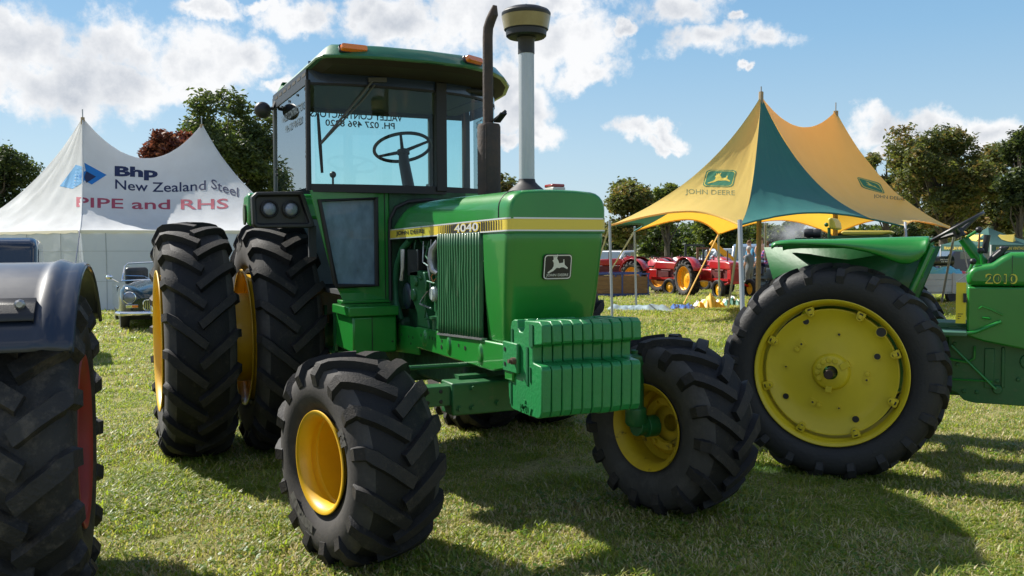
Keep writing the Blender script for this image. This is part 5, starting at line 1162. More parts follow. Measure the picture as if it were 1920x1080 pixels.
    def poly_print(pts, m, d=23.0):
        bm = bmesh.new(); vv = [bm.verts.new((u / 50, -v / 50, 0)) for u, v in pts]; bm.faces.new(vv); bmesh.ops.triangulate(bm, faces=bm.faces)
        for _ in range(5):
            e = [x for x in bm.edges if x.calc_length() > .12]
            if not e: break
            bmesh.ops.subdivide_edges(bm, edges=e, cuts=1); bmesh.ops.triangulate(bm, faces=bm.faces)
        bm.verts.index_update(); vs = [v.co.copy() for v in bm.verts]; fs = [tuple(v.index for v in f.verts) for f in bm.faces]; bm.free()
        throw([ft, lt], vs, fs, min(p[0] for p in pts), max(p[0] for p in pts), min(p[1] for p in pts), max(p[1] for p in pts), 0, 0, 'diamond_mark', m, T, .012 if d > 22.95 else .02)
    poly_print([(158, 305), (200, 328), (172, 346), (143, 330), (161, 320)], BL); poly_print([(112, 349), (142, 309), (157, 313), (157, 341), (136, 354)], mat('pale_blue_print', (.09, .30, .55), .8)); poly_print([(162, 321), (180, 331), (162, 343), (158, 332)], NV, 22.9)
white_tent()

def yellow_marquee():
    YC = mat('yellow_canvas', (.82, .61, .17), .42, col2=(.78, .58, .17), nscale=2, bump=.12, bscale=14, trans=((1.0, .54, .05), .36))
    GC = mat('green_canvas', (.015, .125, .115), .55, col2=(.022, .15, .13), nscale=2, bump=.1, bscale=20, trans=((.02, .16, .10), .12))
    T1, T2, T3, T4 = at(1143, 423, 18.3), at(1387, 422, 17.6), at(1697, 425, 20.5), at(1812, 436, 24.5)
    T6, T5, T7 = at(1190, 433, 21.4), at(1347, 439, 27.0), at(1562, 441, 30.0)
    P1, P2 = at(1427, 180, 23.0), at(1567, 208, 26.0)
    O = Vector((P1.x, P1.y, gz(P1.x, P1.y)))
    T = empty('marquee', O, 0, 'open yellow and green twin-peaked marquee with leaping deer print on grey poles', 'marquee')
    def add(nm, m, *a, **k):
        rows = patch(*a, **k); b = MB(); b.grid([[p - O for p in r] for r in rows]); b.build(nm, m, T, smooth=80, recalc=False)
        # webbing along the scalloped hem
        h = MB(); h.tube([r[-1] - O for r in rows], .022, 5); h.build('hem', m, T)
        return rows
    a1 = add('canvas_panel', YC, P1, P1, T1, T2, 26, 26, sag=(.62, 1.0), scallop=.30, wrinkle=.012, seed=11)
    a2 = add('canvas_panel', GC, P1, P1, T2, T3, 26, 26, sag=(1.0, 1.05), scallop=.30, wrinkle=.02, seed=12)
    a3 = add('canvas_panel', YC, P1, P2, T3, T4, 30, 26, ridge=.62, sag=(1.05, .85), scallop=.22, wrinkle=.05, seed=13)
    add('canvas_panel', GC, P1, P1, T6, T1, 10, 20, sag=(.8, .62), scallop=.1, seed=14)
    add('canvas_panel', YC, P1, P1, T5, T6, 20, 20, sag=.8, scallop=.35, seed=15)
    add('canvas_panel', YC, P2, P1, T7, T5, 20, 20, ridge=.62, sag=.8, scallop=.45, seed=16)
    add('canvas_panel', YC, P2, P2, T4, T7, 20, 20, sag=(.85, .8), scallop=.45, seed=17)
    def pole(u, vb, top, r=.028, m=POLE, nm='pole', lean=0):
        g_ = ground(u, vb); b = MB(); b.tube([g_ - O, top - O + Vector((0, 0, .1))], r, 8); b.build(nm, m, T)
    pole(1148, 599, T1); pole(1193, 579, T6, .026); pole(1393, 606, T2, .046); pole(1349, 561, T5, .030)
    pole(1421, 578, P1, .06, WOODP, 'king_pole'); pole(1435, 545, at(1435, 425, 29.3), .04)
    pole(1765, 569, at(1789, 448, 22.6), .030, POLE, 'strut'); pole(1705, 588, T3, .03); pole(1828, 560, at(1800, 448, 24), .02, POLE, 'strut')
    g_ = onground(1567, 26); b = MB(); b.tube([g_ - O, P2 - O], .07, 8); b.build('king_pole', WOODP, T)
    for u, vb, top, m, r in ((1100, 560, T1, ROPE, .02), (1365, 580, T2 + Vector((0, 0, -.02)), ROPE, .028), (1280, 574, T5, mat('yellow_webbing', (.62, .40, .12), .9), .022), (1125, 540, T6, ROPE, .022)):
        b = MB(); b.tube([ground(u, vb) - O, top - O], r, 5); b.build('guy_strap', m, T)
    for P in (P1, P2): b = MB(); b.tube([P - O, P - O + Vector((0, 0, .24))], .018, 6); b.build('peak_spike', POLE, T)
    # printed badge: rounded shield with the stag, and the maker's name under it
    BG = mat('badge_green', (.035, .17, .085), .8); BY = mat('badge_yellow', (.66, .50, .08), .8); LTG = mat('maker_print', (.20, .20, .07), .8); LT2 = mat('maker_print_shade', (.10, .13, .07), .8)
    def subd(pts, mx=.10):
        bm = bmesh.new(); vv = [bm.verts.new((x, y, 0)) for x, y in pts]; bm.faces.new(vv); bmesh.ops.triangulate(bm, faces=bm.faces)
        for _ in range(5):
            e = [x for x in bm.edges if x.calc_length() > mx]
            if not e: break
            bmesh.ops.subdivide_edges(bm, edges=e, cuts=1); bmesh.ops.triangulate(bm, faces=bm.faces)
        bm.verts.index_update(); r = [v.co.copy() for v in bm.verts], [tuple(v.index for v in f.verts) for f in bm.faces]; bm.free(); return r
    def badge(rows, box, tilt, tbox, ttilt, m_t, shear=0, fade=0):
        tr = [bvh_of(rows)]; u0, u1, v0, v1 = box
        for m, g_, lift in ((BG, 0, .012), (BY, 2, .018), (BG, 3.4, .024)):
            vs, fs = subd([(x, y) for x, y in rrect(-.5, .5, -.5, .5, .16)]); throw(tr, vs, fs, u0 + g_, u1 - g_, v0 + g_ * .7, v1 - g_ * .7, tilt, 0, 'badge', m, T, lift, shear)
        vs, fs = subd([(x * 8, y * 8) for x, y in deer_pts(.15)]); throw(tr, vs, fs, u0 + 9, u1 - 7, v0 + 5, v1 - 6, tilt, 0, 'badge_stag', BY, T, .031, shear)
        vs, fs = text_polys('JOHN DEERE', 1, .005, subdiv=.25); throw(tr, vs, fs, *tbox, ttilt, 0, 'maker_lettering', m_t, T, .012)
    badge(a1, (1321, 1378, 318, 350), 1, (1285, 1378, 354, 366), 3, LTG, 8)
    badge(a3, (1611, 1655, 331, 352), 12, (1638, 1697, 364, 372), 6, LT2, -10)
yellow_marquee()

def gazebo():
    GC = mat('dark_green_gazebo', (.03, .10, .085), .7, trans=((.05, .16, .12), .15)); WH = mat('white_frame', (.7, .7, .7), .5)
    P = at(1853, 426, 38); A, B, C, D = at(1764, 459, 38), at(1858, 459, 35.5), at(1965, 459, 38.5), at(1860, 459, 41.5)
    O = Vector((P.x, P.y, gz(P.x, P.y))); T = empty('gazebo', O, 0, 'far dark green gazebo with yellow logo and club lettering on its valance', 'gazebo')
    for a, b_ in ((A, B), (B, C), (C, D), (D, A)):
        b = MB(); b.grid([[p - O for p in r] for r in patch(P, P, a, b_, 8, 8, sag=.12)]); b.build('roof_panel', GC, T, smooth=60, recalc=False)
        b = MB(); dz = Vector((0, 0, -.27)); b.add([a - O, b_ - O, b_ - O + dz, a - O + dz], [(0, 1, 2, 3)]); b.build('valance', GC, T, recalc=False)
    for a in (A, B, C, D): b = MB(); b.tube([a - O, Vector((a.x, a.y, gz(a.x, a.y))) - O], .03, 6); b.build('leg', WH, T)
    YL = mat('gold_print', (.60, .46, .08), .7)
    for a, b_ in ((A, B), (B, C)):
        ex = (b_ - a); ex.z = 0; L = ex.length; ex.normalize(); vs, fs = text_polys('FRANKLIN VINTAGE MACHINERY', 1, .02); W = max(v.x for v in vs) * 2; mid = (a + b_) / 2 - O + Vector((0, 0, -.14)); nz = ex.cross(Vector((0, 0, 1)))
        b = MB(); b.add([mid + ex * (v.x * L * .84 / W) + Vector((0, 0, v.y * .17)) + nz * .02 for v in vs], fs); b.build('valance_lettering', YL, T, smooth=0, recalc=False)
        tr = [bvh_of(patch(P, P, a, b_, 8, 8, sag=.12))]; c = (a + b_) / 2 * .62 + P * .38; pts = [Vector((x, y, 0)) for x, y in ((-.55, -.06), (-.5, .10), (-.2, .16), (.1, .13), (.45, .15), (.58, .03), (.5, -.12), (.1, -.17), (-.3, -.14))]
        print_on(tr, pts, [tuple(range(9))], c + Vector((0, 0, .0)), ex, Vector((0, 0, 1)), Vector((FH.x, FH.y, 0)), 'yellow_logo', YL, T, .06)
gazebo()

# ================================================================== TREES
def leafm(nm, c, t, sh=.30): return mat(nm, c, .55, spec=.35, trans=(t, sh))
LG = [leafm('leaf_dark', (.030, .052, .016), (.09, .15, .02)), leafm('leaf_mid', (.055, .085, .022), (.16, .24, .03)), leafm('leaf_bright', (.10, .13, .03), (.30, .36, .04))]
LB = [leafm('leaf_olive', (.058, .075, .022), (.18, .21, .04)), leafm('leaf_olive_mid', (.095, .115, .032), (.28, .31, .05)), leafm('leaf_brown', (.15, .12, .035), (.38, .26, .06))]
LC = [leafm('leaf_copper', (.13, .035, .022), (.28, .08, .04)), leafm('leaf_copper_dark', (.07, .025, .018), (.15, .05, .03)), leafm('leaf_copper_light', (.20, .07, .04), (.36, .14, .06))]
LD = [leafm('leaf_black_green', (.026, .042, .016), (.06, .10, .02)), leafm('leaf_deep', (.042, .064, .022), (.11, .16, .03)), leafm('leaf_deep_mid', (.07, .09, .026), (.18, .23, .04))]
BARK = mat('tree_bark', (.10, .085, .065), .9, col2=(.05, .04, .03), nscale=8, bump=.6, bscale=14)
def tree(u, d, vt, hw, vb=None, label='', mats=LG, lobes=14, leaves=9000, leaf=.14, seed=1, squash=1.0, group=None, trunk=.22, vcrown=None, sparse=.0, weights=(5, 4, 2), lr=(.26, .44)):
    """a tree whose crown spans +-hw photo-widths at depth d; leaves gather in clumps along limbs"""
    rg = random.Random(seed); g = onground(u, d); top = at(u, vt, d).z; rad = hw / FPX * d
    cb = at(u, vcrown, d).z if vcrown else g.z + (top - g.z) * .25
    T = empty('tree', g, 0, label, 'tree', group)
    c = Vector((0, 0, (top + cb) / 2 - g.z)); rz = (top - cb) / 2
    L = []
    for k in range(lobes):
        for _ in range(30):
            v = Vector((rg.uniform(-1, 1), rg.uniform(-1, 1), rg.uniform(-1, 1)))
            if .35 < v.length < 1: break
        v = v.normalized() * rg.uniform(.45, .82)
        L.append((Vector((v.x * rad, v.y * rad, v.z * rz * squash)) + c, rg.uniform(*lr) * min(rad, rz * 1.1)))
    tr = MB(); hgt = c.z
    tr.tube([(0, 0, -.1), (rg.uniform(-.1, .1), 0, hgt * .4), (rg.uniform(-.2, .2), .1, hgt * .8), (0, 0, c.z + rz * .3)], [trunk, trunk * .8, trunk * .55, trunk * .2], 8)
    for p, r in L:
        s_ = Vector((0, 0, hgt * rg.uniform(.35, .8))); m_ = (s_ + p) / 2 + Vector((rg.uniform(-.3, .3), rg.uniform(-.3, .3), rg.uniform(-.1, .3))); tr.tube([s_, m_, p], [trunk * .32, trunk * .2, trunk * .06], 5)
        for _ in range(3):
            e_ = p + Vector((rg.uniform(-1, 1), rg.uniform(-1, 1), rg.uniform(-.6, 1))) * r * .9; tr.tube([p, (p + e_) / 2 + Vector((0, 0, .05)), e_], [trunk * .07, trunk * .05, trunk * .02], 4)
    tr.build('trunk', BARK, T)
    cr = MB(); per = max(1, leaves // len(L) // 22)
    vs = cr.v; fs = cr.f; mi = cr.mi
    for p, r in L:
        for _ in range(per):
            v = Vector((rg.gauss(0, 1), rg.gauss(0, 1), rg.gauss(0, .85))).normalized() * (r * rg.uniform(.45, 1.12) ** .6 * (1 + .25 * noise.noise(p * 2)))
            q = p + v; cl = rg.uniform(.16, .34) * r + .08; base_m = rg.choices((0, 1, 2), weights)[0]
            for _ in range(22):
                w_ = q + Vector((rg.gauss(0, cl * .6), rg.gauss(0, cl * .6), rg.gauss(0, cl * .42)))
                a = Vector((rg.uniform(-1, 1), rg.uniform(-1, 1), rg.uniform(-.7, .5))).normalized(); b = a.cross(Vector((rg.uniform(-1, 1), rg.uniform(-1, 1), rg.uniform(-1, 1)))).normalized(); s = leaf * rg.uniform(.6, 1.25)
                i = len(vs); vs += [tuple(w_ - a * s), tuple(w_ + b * s * .42), tuple(w_ + a * s), tuple(w_ - b * s * .42)]; fs.append((i, i + 1, i + 2, i + 3)); mi.append(base_m if rg.random() < .8 else rg.randrange(3))
    cr.build('crown', mats, T, smooth=0, recalc=False)
    return T
GB = 'trees beyond the marquee'
tree(425, 44, 150, 105, label='tall dark green tree rising behind the white tent', mats=[LD[1], LD[2], LG[1]], lobes=38, leaves=36000, leaf=.13, seed=2, vcrown=440, weights=(6, 4, 2), lr=(.18, .34))
tree(324, 40, 250, 55, label='copper-leaved tree just showing over the white tent ridge', mats=LC, lobes=12, leaves=9000, leaf=.13, seed=3, vcrown=330)
tree(-28, 34, 222, 88, label='dark feathery tree at the left edge behind the white tent', mats=LD, lobes=20, leaves=22000, leaf=.09, seed=4, vcrown=470)
tree(920, 48, 318, 46, label='olive tree top just showing between exhaust and air intake of the cab tractor', mats=LB, lobes=16, leaves=9000, leaf=.13, seed=5, vcrown=450)
tree(1182, 52, 322, 56, label='rounded brown-green tree left of the marquee', mats=LB, lobes=20, leaves=19000, leaf=.14, seed=6, vcrown=470)
tree(1252, 57, 338, 40, label='lighter green tree behind the round brownish one', mats=LG, lobes=10, leaves=8000, leaf=.14, seed=7, vcrown=470, weights=(1, 3, 5))
tree(1660, 62, 250, 52, label='slender airy tree between marquee and the broad tree', mats=LB, lobes=22, leaves=11000, leaf=.14, seed=8, vcrown=420, lr=(.18, .30))
tree(1770, 54, 218, 128, label='broad olive-green tree behind the old green tractor', mats=LB, lobes=44, leaves=34000, leaf=.14, seed=9, vcrown=440, trunk=.3, lr=(.15, .27))
tree(1868, 66, 246, 90, label='hazier olive tree filling the gap before the right edge', mats=LB, lobes=36, leaves=20000, leaf=.17, seed=41, vcrown=450, lr=(.16, .28))
tree(1712, 70, 262, 70, label='olive tree far behind the right flank of the marquee', mats=[LG[1], LB[0], LB[1]], lobes=30, leaves=15000, leaf=.17, seed=42, vcrown=450, lr=(.16, .28))
tree(1912, 50, 238, 62, label='dark green tree at the right edge', mats=LD, lobes=26, leaves=17000, leaf=.14, seed=10, vcrown=430, lr=(.18, .32))
for i, (u, d, vt, hw, ms, sd) in enumerate(((1240, 64, 405, 66, LG, 21), (1335, 60, 392, 62, LG, 22), (1440, 66, 400, 66, LG, 23), (1540, 68, 402, 60, LB, 24), (1625, 66, 408, 56, LG, 25), (1150, 66, 420, 48, LD, 26), (1705, 64, 412, 58, LD, 27), (1790, 66, 418, 52, LB, 28))):
    tree(u, d, vt, hw, label=['leafy tree low behind the first red tractor', 'leafy tree under the yellow marquee panel', 'leafy tree beyond the smoke under the green panel', 'olive tree beyond the marquee king pole', 'leafy tree over the old tractor seat', 'dark bush left of the bottom of the brown tree', 'dark tree under the right marquee tip', 'olive bush left of the gazebo'][i], mats=ms, lobes=14, leaves=9000, leaf=.16, seed=sd, vcrown=500, squash=1.1, group=GB)
# wooded rise beyond the gazebo
h = MB(); rows = []
for i in range(40):
    u = 1560 + i * 22; r = []
    for j in range(12):
        d = 85 + j * 9; g_ = at(u, 460, d); z = -.4 + (7.5 * math.sin(min(1, j / 9) * 1.57)) * min(1, max(0, (u - 1600) / 300)) + .6 * noise.noise(Vector((u * .02, j * .5, 0)))
        r.append((g_.x, g_.y, z))
    rows.append(r)
h.grid(rows); tag(h.build('hillside', mat('dry_autumn_hillside', (.17, .12, .045), .95, col2=(.08, .085, .03), nscale=.35, bump=1, bscale=2), smooth=80), kind='structure')
rg = random.Random(31); hb = MB()
for k in range(150):
    u = rg.uniform(1640, 2050); d = rg.uniform(84, 150); g_ = at(u, 460, d); j = (d - 85) / 9; z = -.4 + (7.5 * math.sin(min(1, max(0, j) / 9) * 1.57)) * min(1, max(0, (u - 1600) / 300)); R0 = rg.uniform(.8, 2.0); bm_ = rg.randrange(3)
    for _ in range(110):
        w_ = Vector((g_.x, g_.y, z + R0 * .5)) + Vector((rg.gauss(0, .5), rg.gauss(0, .5), rg.gauss(0, .35))) * R0; a = Vector((rg.uniform(-1, 1), rg.uniform(-1, 1), rg.uniform(-1, 1))).normalized(); b = a.orthogonal().normalized(); s = .22
        i = len(hb.v); hb.v += [tuple(w_ - a * s), tuple(w_ + b * s * .5), tuple(w_ + a * s), tuple(w_ - b * s * .5)]; hb.f.append((i, i + 1, i + 2, i + 3)); hb.mi.append(bm_)
tag(hb.build('hillside_scrub', [LB[1], LB[2], leafm('leaf_rust', (.20, .11, .04), (.3, .16, .05))], smooth=0, recalc=False), kind='stuff')

# ================================================================== RED AND GREY TRACTORS BEYOND
def small_tractor(p, yaw, label, paint, rimp, group=None, detail=True, sc=1.0, extras=True):
    T = empty('tractor', tuple(p), yaw, label, 'tractor', group); T.scale = (sc, sc, sc)
    def rw(y, side):
        w_ = MB(); w_.lathe([(-.03, .001), (-.03, .07), (.0, .12), (.02, .30), (.03, .37), (.0, .40)], 'y', n=32)
        for k in range(6): a = k * 1.047; w_.lathe([(-.03, .014), (.0, .014)], 'y', (.10 * math.cos(a), 0, .10 * math.sin(a)), 6, capa=True)
        wo = w_.build('wheel', rimp, T); 
        q = MB(); q.lathe([(-.13, .41), (-.13, .43), (-.10, .43), (-.08, .40), (.08, .40), (.12, .43)], 'y', n=40); q.build('rim', rimp, wo)
        tyre_mb(.66, .42, .33, 18, .05, .06, 1 if side < 0 else -1, .7, .8, seg=44).build('tyre', [RUB, SIDE, LUG], wo)
        wo.location = (0, y, .65); wo.rotation_euler = (0, .2, 0 if side < 0 else math.pi)
    rw(-.72, -1); rw(.72, 1)
    for s in (-1, 1):
        w_ = MB(); w_.lathe([(-.04, .001), (-.04, .05), (-.01, .09), (.0, .20)], 'y', n=24); wo = w_.build('front_wheel', rimp, T); wo.location = (1.85, s * .62, .33); wo.rotation_euler = (0, 0, 0 if s < 0 else math.pi)
        q = MB(); q.lathe([(-.05, .20), (-.07, .23), (-.075, .29), (-.05, .33), (0, .34), (.05, .33), (.075, .29), (.07, .23), (.05, .20)], 'y', n=32); q.build('tyre', RUB, wo)
    b = MB(); b.box(-.25, .75, -.20, .20, .55, .98); b.lathe([(-.6, .08), (-.3, .13), (.3, .13), (.6, .08)], 'y', (0, 0, .65), 14, capa=True, capb=True); b.build('gearbox', paint, T, bevel=.04)
    b = MB(); b.box(.7, 1.75, -.17, .17, .52, .95); b.tube([(1.0, -.22, .80), (1.0, -.2, .95), (1.5, -.2, .95)], .03, 6); b.box(1.0, 1.4, -.24, -.17, .70, .90); b.build('engine', mat('dark_red_castings' if paint.name.startswith('red') else 'dark_grey_castings', (.10, .012, .012) if paint.name.startswith('red') else (.05, .06, .065), .6), T, bevel=.02)
    b = MB(); b.prism([(.62, .98), (.60, 1.22), (.70, 1.30), (1.60, 1.27), (1.86, 1.22), (1.93, 1.05), (1.93, .96)], -.21, .21, 'y'); b.build('bonnet', paint, T, bevel=.06, seg=3)
    b = MB(); b.box(1.72, 1.92, -.20, .20, .50, .98)
    for k in range(9): b.box(1.92, 1.926, -.16 + k * .04, -.15 + k * .04, .60, 1.12, mi=1)
    b.build('radiator_grille', [paint, BLK], T, bevel=.02)
    b = MB(); b.tube([(1.85, -.55, .42), (1.85, -.2, .55), (1.85, .2, .55), (1.85, .55, .42)], .035, 8); b.box(.5, 1.85, -.25, -.18, .60, .68); b.box(.5, 1.85, .18, .25, .60, .68); b.build('front_axle', paint, T)
    for s in (-1, 1):
        y0, y1 = sorted((s * .50, s * .86)); rows = []
        for i in range(13):
            a = R_(20 + i * 11.5); rows.append([(-.74 * math.cos(a) * -1 * -1, y, .65 + .74 * math.sin(a)) for y in (y0, (y0 + y1) / 2, y1)])
        m = MB(); m.grid(rows); m.add([(0, s * .50, .75)] + [r[0 if s > 0 else 2] for r in rows], [(0, i + 1, i + 2) for i in range(12)]); m.build('fender', paint, T, smooth=50, solid=.01)
    b = MB(); b.tube([(.30, 0, 1.0), (.62, 0, 1.35)], .02, 6); c = Vector((.50, 0, 1.38)); ux = Vector((.6, 0, .8)).cross(Vector((0, 1, 0))).normalized()
    b.tube([c + ux * (.19 * math.cos(a)) + Vector((0, 1, 0)) * (.19 * math.sin(a)) for a in [k * .2618 for k in range(24)]], .012, 6, closed=True); b.tube([c - Vector((0, .19, 0)), c + Vector((0, .19, 0))], .01, 5); b.tube([(.7, 0, 1.2), c], .018, 6); b.build('steering_wheel', BLKP, T)
    b = MB(); b.box(-.15, .2, -.2, .2, 1.05, 1.10); b.box(-.2, -.14, -.2, .2, 1.08, 1.28); b.build('seat', BLKP, T, bevel=.03)
    b = MB(); b.tube([(1.25, .12, 1.25), (1.25, .12, 1.62)], .025, 8); b.build('exhaust_pipe', RUST, T)
    if extras:
        b = MB()
        for x, y in ((.35, -.1), (.45, .12), (.25, .22)): b.tube([(x, y, .95), (x - .05, y, 1.38)], .008, 5); b.ball((x - .05, y, 1.40), .035, 6)
        b.build('lever', paint, T)
    return T
REDP = mat('red_tractor_paint', (.42, .012, .014), .25, coat=.7, col2=(.33, .012, .012), nscale=3)
GREYP = mat('grey_tractor_paint', (.16, .20, .22), .45, coat=.2)
ORY = mat('orange_yellow_wheel', (.80, .38, .01), .45)
RG = 'red vintage tractors in a row beyond the marquee'
pa = onground(1213, 35.5); pb = onground(1262, 33.2); ya = math.atan2(pb.y - pa.y, pb.x - pa.x)
small_tractor(pa, R_(YAW_CAM + 180 + 36), 'red vintage tractor with orange rear wheel, leftmost of the row behind the poles', REDP, ORY, RG)
pc = onground(1321, 31.6); small_tractor(pc, R_(YAW_CAM + 180 + 20), 'red vintage tractor with orange wheel partly behind the standing man', REDP, ORY, RG)
small_tractor(onground(1262, 39.0), R_(YAW_CAM + 180 + 50), 'red vintage tractor in the second row between the two orange-wheeled ones', REDP, ORY, RG)
small_tractor(onground(1190, 42.0), R_(YAW_CAM + 95), 'red vintage tractor facing left, furthest left behind the wooden trailer', REDP, ORY, RG)
small_tractor(onground(1452, 35.0), R_(YAW_CAM + 180 - 60), 'grey vintage tractor by the seated people under the marquee', GREYP, GREYP)

# ================================================================== PEOPLE
def body_mesh(name, verts, edges, radii, mats, pick, parent, sub=2, root=0):
    me = bpy.data.meshes.new(name); me.from_pydata(verts, edges, []); o = bpy.data.objects.new(name, me); COL.objects.link(o)
    md = o.modifiers.new('skin', 'SKIN'); sv = me.skin_vertices[0].data
    for i, r in enumerate(radii): sv[i].radius = (r, r) if not isinstance(r, tuple) else r; sv[i].use_root = (i == root)
    o.modifiers.new('sub', 'SUBSURF').levels = sub
    dg = bpy.context.evaluated_depsgraph_get(); m2 = bpy.data.meshes.new_from_object(o.evaluated_get(dg)); bpy.data.objects.remove(o)
    for m in mats: m2.materials.append(m)
    for p in m2.polygons: p.material_index = pick(p.center); p.use_smooth = True
    r = bpy.data.objects.new(name, m2); COL.objects.link(r); r.parent = parent; return r
SKIN = mat('skin', (.48, .26, .17), .55); 
def person(p, yaw, label, shirt, trousers, hair, pose='stand', sc=1.0, stripe=None, group=None):
    T = empty('person', tuple(p), yaw, label, 'person', group); T.scale = (sc,) * 3
    hz = .92 if pose == 'stand' else .45; f = 0 if pose == 'stand' else 1
    V = [(0, 0, hz + .02), (0, 0, hz + .22), (.01 + .03 * f, 0, hz + .42), (.02 + .05 * f, 0, hz + .56), (.03 + .06 * f, 0, hz + .63), (.05 + .07 * f, 0, hz + .72), (.05 + .07 * f, 0, hz + .80)]
    Rr = [(.15, .12), (.14, .12), (.17, .12), (.10, .09), .052, .085, .075]; E = [(i, i + 1) for i in range(6)]
    for s in (-1, 1):
        b = len(V)
        if pose == 'stand': V += [(.0, s * .10, hz - .08), (.03, s * .11, .50), (-.02 if s < 0 else .06, s * .12, .09), (.10 if s < 0 else .20, s * .13, .04)]
        else: V += [(.05, s * .10, hz), (.44, s * .12, hz + .02), (.46, s * .12, .10), (.60, s * .13, .05)]
        Rr += [.095, .068, .048, .042]; E += [(0, b), (b, b + 1), (b + 1, b + 2), (b + 2, b + 3)]
        a = len(V); sx = .03 + .05 * f
        V += [(sx, s * .19, hz + .50), (sx - .02 + .06 * f, s * .25, hz + .24), (sx + .10 + .18 * f, s * .24, hz + .02 + .10 * f), (sx + .15 + .2 * f, s * .24, hz - .07 + .12 * f)]
        Rr += [.062, .046, .036, .034]; E += [(2 if True else 3, a), (a, a + 1), (a + 1, a + 2), (a + 2, a + 3)]
    def pick(c):
        x, y, z = c
        if z > hz + .60: return 0
        arm = abs(y) > .20 and z < hz + .30
        if arm and (pose == 'stand' or x > .12 + 0 * f) and abs(y) > .20 and z < hz + .30 and (pose == 'stand' and z > hz - .15 or pose != 'stand' and z > hz + .06): return 0
        if z < .10: return 3
        if z > hz + .02: 
            if stripe and int((z - hz) / .055) % 2: return 4
            return 1
        return 2
    bd = body_mesh('body', V, E, Rr, [SKIN, shirt, trousers, BLKP] + ([stripe] if stripe else [shirt]), pick, T)
    h = MB(); hc = Vector((.045 + .07 * f, 0, hz + .775)); h.ball(hc + Vector((-.012, 0, .018)), .098, 10, sc=(1, .86, .98)); 
    h.v = [(x, y, z) for x, y, z in h.v]; 
    ho = h.build('hair', hair, T)
    e = MB(); 
    for s in (-1, 1): e.ball(hc + Vector((.085, s * .033, -.02)), .010, 5)
    e.build('eyes', BLK, T, smooth=0)
    e = MB(); e.prism([(.08, -.01), (.115, -.05), (.08, -.055)], -.012, .012, 'y'); e.v = [(x + hc.x, y, z + hc.z) for x, y, z in e.v]
    for s in (-1, 1): e.ball(hc + Vector((-.005, s * .088, -.02)), .024, 5, sc=(.8, .4, 1.2))
    e.build('nose_and_ears', SKIN, T)
    for s in (-1, 1):        # a palm and five fingers on each hand
        hd = MB(); o_ = Vector((.03 + .05 * f + .16 + .2 * f, s * .24, hz - .09 + .12 * f)); d = Vector((.15, 0, -.98 if pose == 'stand' else -.2)).normalized()
        hd.tube([o_, o_ + d * .05, o_ + d * .09], [.024, .034, .026], 8)
        for k, (dx, l) in enumerate(((-.026, .065), (-.009, .078), (.009, .072), (.026, .055))): q = o_ + d * .085 + Vector((dx, 0, 0)); hd.tube([q, q + d * l * .55, q + d * l + Vector((0, -s * .018, 0))], [.009, .008, .006], 6)
        q = o_ + d * .03 + Vector((.026, 0, 0)); hd.tube([q, q + d * .03 + Vector((.022, 0, 0)), q + d * .06 + Vector((.026, -s * .006, 0))], [.011, .009, .007], 6); hd.build('hand', SKIN, T)
    return T
GREYH = mat('grey_hair', (.42, .40, .38), .8); BRH = mat('brown_hair', (.12, .06, .03), .8)
pm_ = ground(1405, 553); person(pm_, R_(YAW_CAM + 40), 'grey-haired man in grey T-shirt standing between the red tractors and marquee pole', mat('grey_shirt', (.13, .15, .16), .9, bump=.3, bscale=20), mat('grey_trousers', (.15, .15, .14), .9), GREYH)
def seat_at(u, v, d): q = at(u, v, d); return (q.x, q.y, q.z - 1.27)
person(seat_at(1410, 453, 35), R_(YAW_CAM + 100), 'person in pale blue top sitting beyond the wooden pole', mat('pale_blue_shirt', (.10, .36, .55), .8), mat('navy_trousers', (.03, .04, .08), .9), BRH, 'sit')
person(seat_at(1429, 447, 37), R_(YAW_CAM + 150), 'person in peach top sitting behind the grey tractor', mat('peach_shirt', (.62, .38, .28), .8), mat('navy_trousers', (.03, .04, .08), .9), BRH, 'sit')
person(seat_at(1442, 455, 33.0), R_(YAW_CAM + 30), 'person in purple and pink striped shirt sitting on the grey tractor', mat('purple_shirt', (.12, .10, .32), .8), mat('navy_trousers', (.03, .04, .08), .9), BRH, 'sit', stripe=mat('pink_stripe', (.50, .12, .28), .8))

# ================================================================== ODDS AND ENDS BEYOND
def wooden_trailer():
    g = onground(1146, 32.0); yaw = R_(YAW_CAM + 90 + 3); T = empty('trailer', tuple(g), yaw, 'low wooden-sided trailer with blue steel frame beside the red tractors', 'trailer')
    WD = mat('trailer_planks', (.22, .13, .06), .8, col2=(.15, .09, .045), nscale=6, stretch=(1, 6, 6), bump=.3); BF = mat('blue_steel_frame', (.02, .05, .20), .4)
    for s in (-1, 1):
        for k in range(4): b = MB(); b.box(-1.2, .62, s * .7 - .015, s * .7 + .015, .14 + k * .148, .14 + k * .148 + .142); b.build('plank', WD, T, bevel=.004)
        b = MB(); b.box(-1.25, .68, s * .7 - .03, s * .7 + .03, .80, .85); b.box(-1.25, .68, s * .7 - .03, s * .7 + .03, .06, .12)
        for x in (-1.22, -.3, .63): b.box(x, x + .05, s * .7 - .032, s * .7 + .032, .05, .85)
        b.build('side_frame', BF, T)
    for k in range(4): b = MB(); b.box(.60, .63, -.68, .68, .14 + k * .148, .14 + k * .148 + .142); b.build('plank', WD, T, bevel=.004)
    b = MB(); b.box(-1.2, .6, -.68, .68, .10, .14); b.tube([(.6, 0, .10), (1.5, 0, .08)], .03, 6); b.build('deck', BF, T)
wooden_trailer()
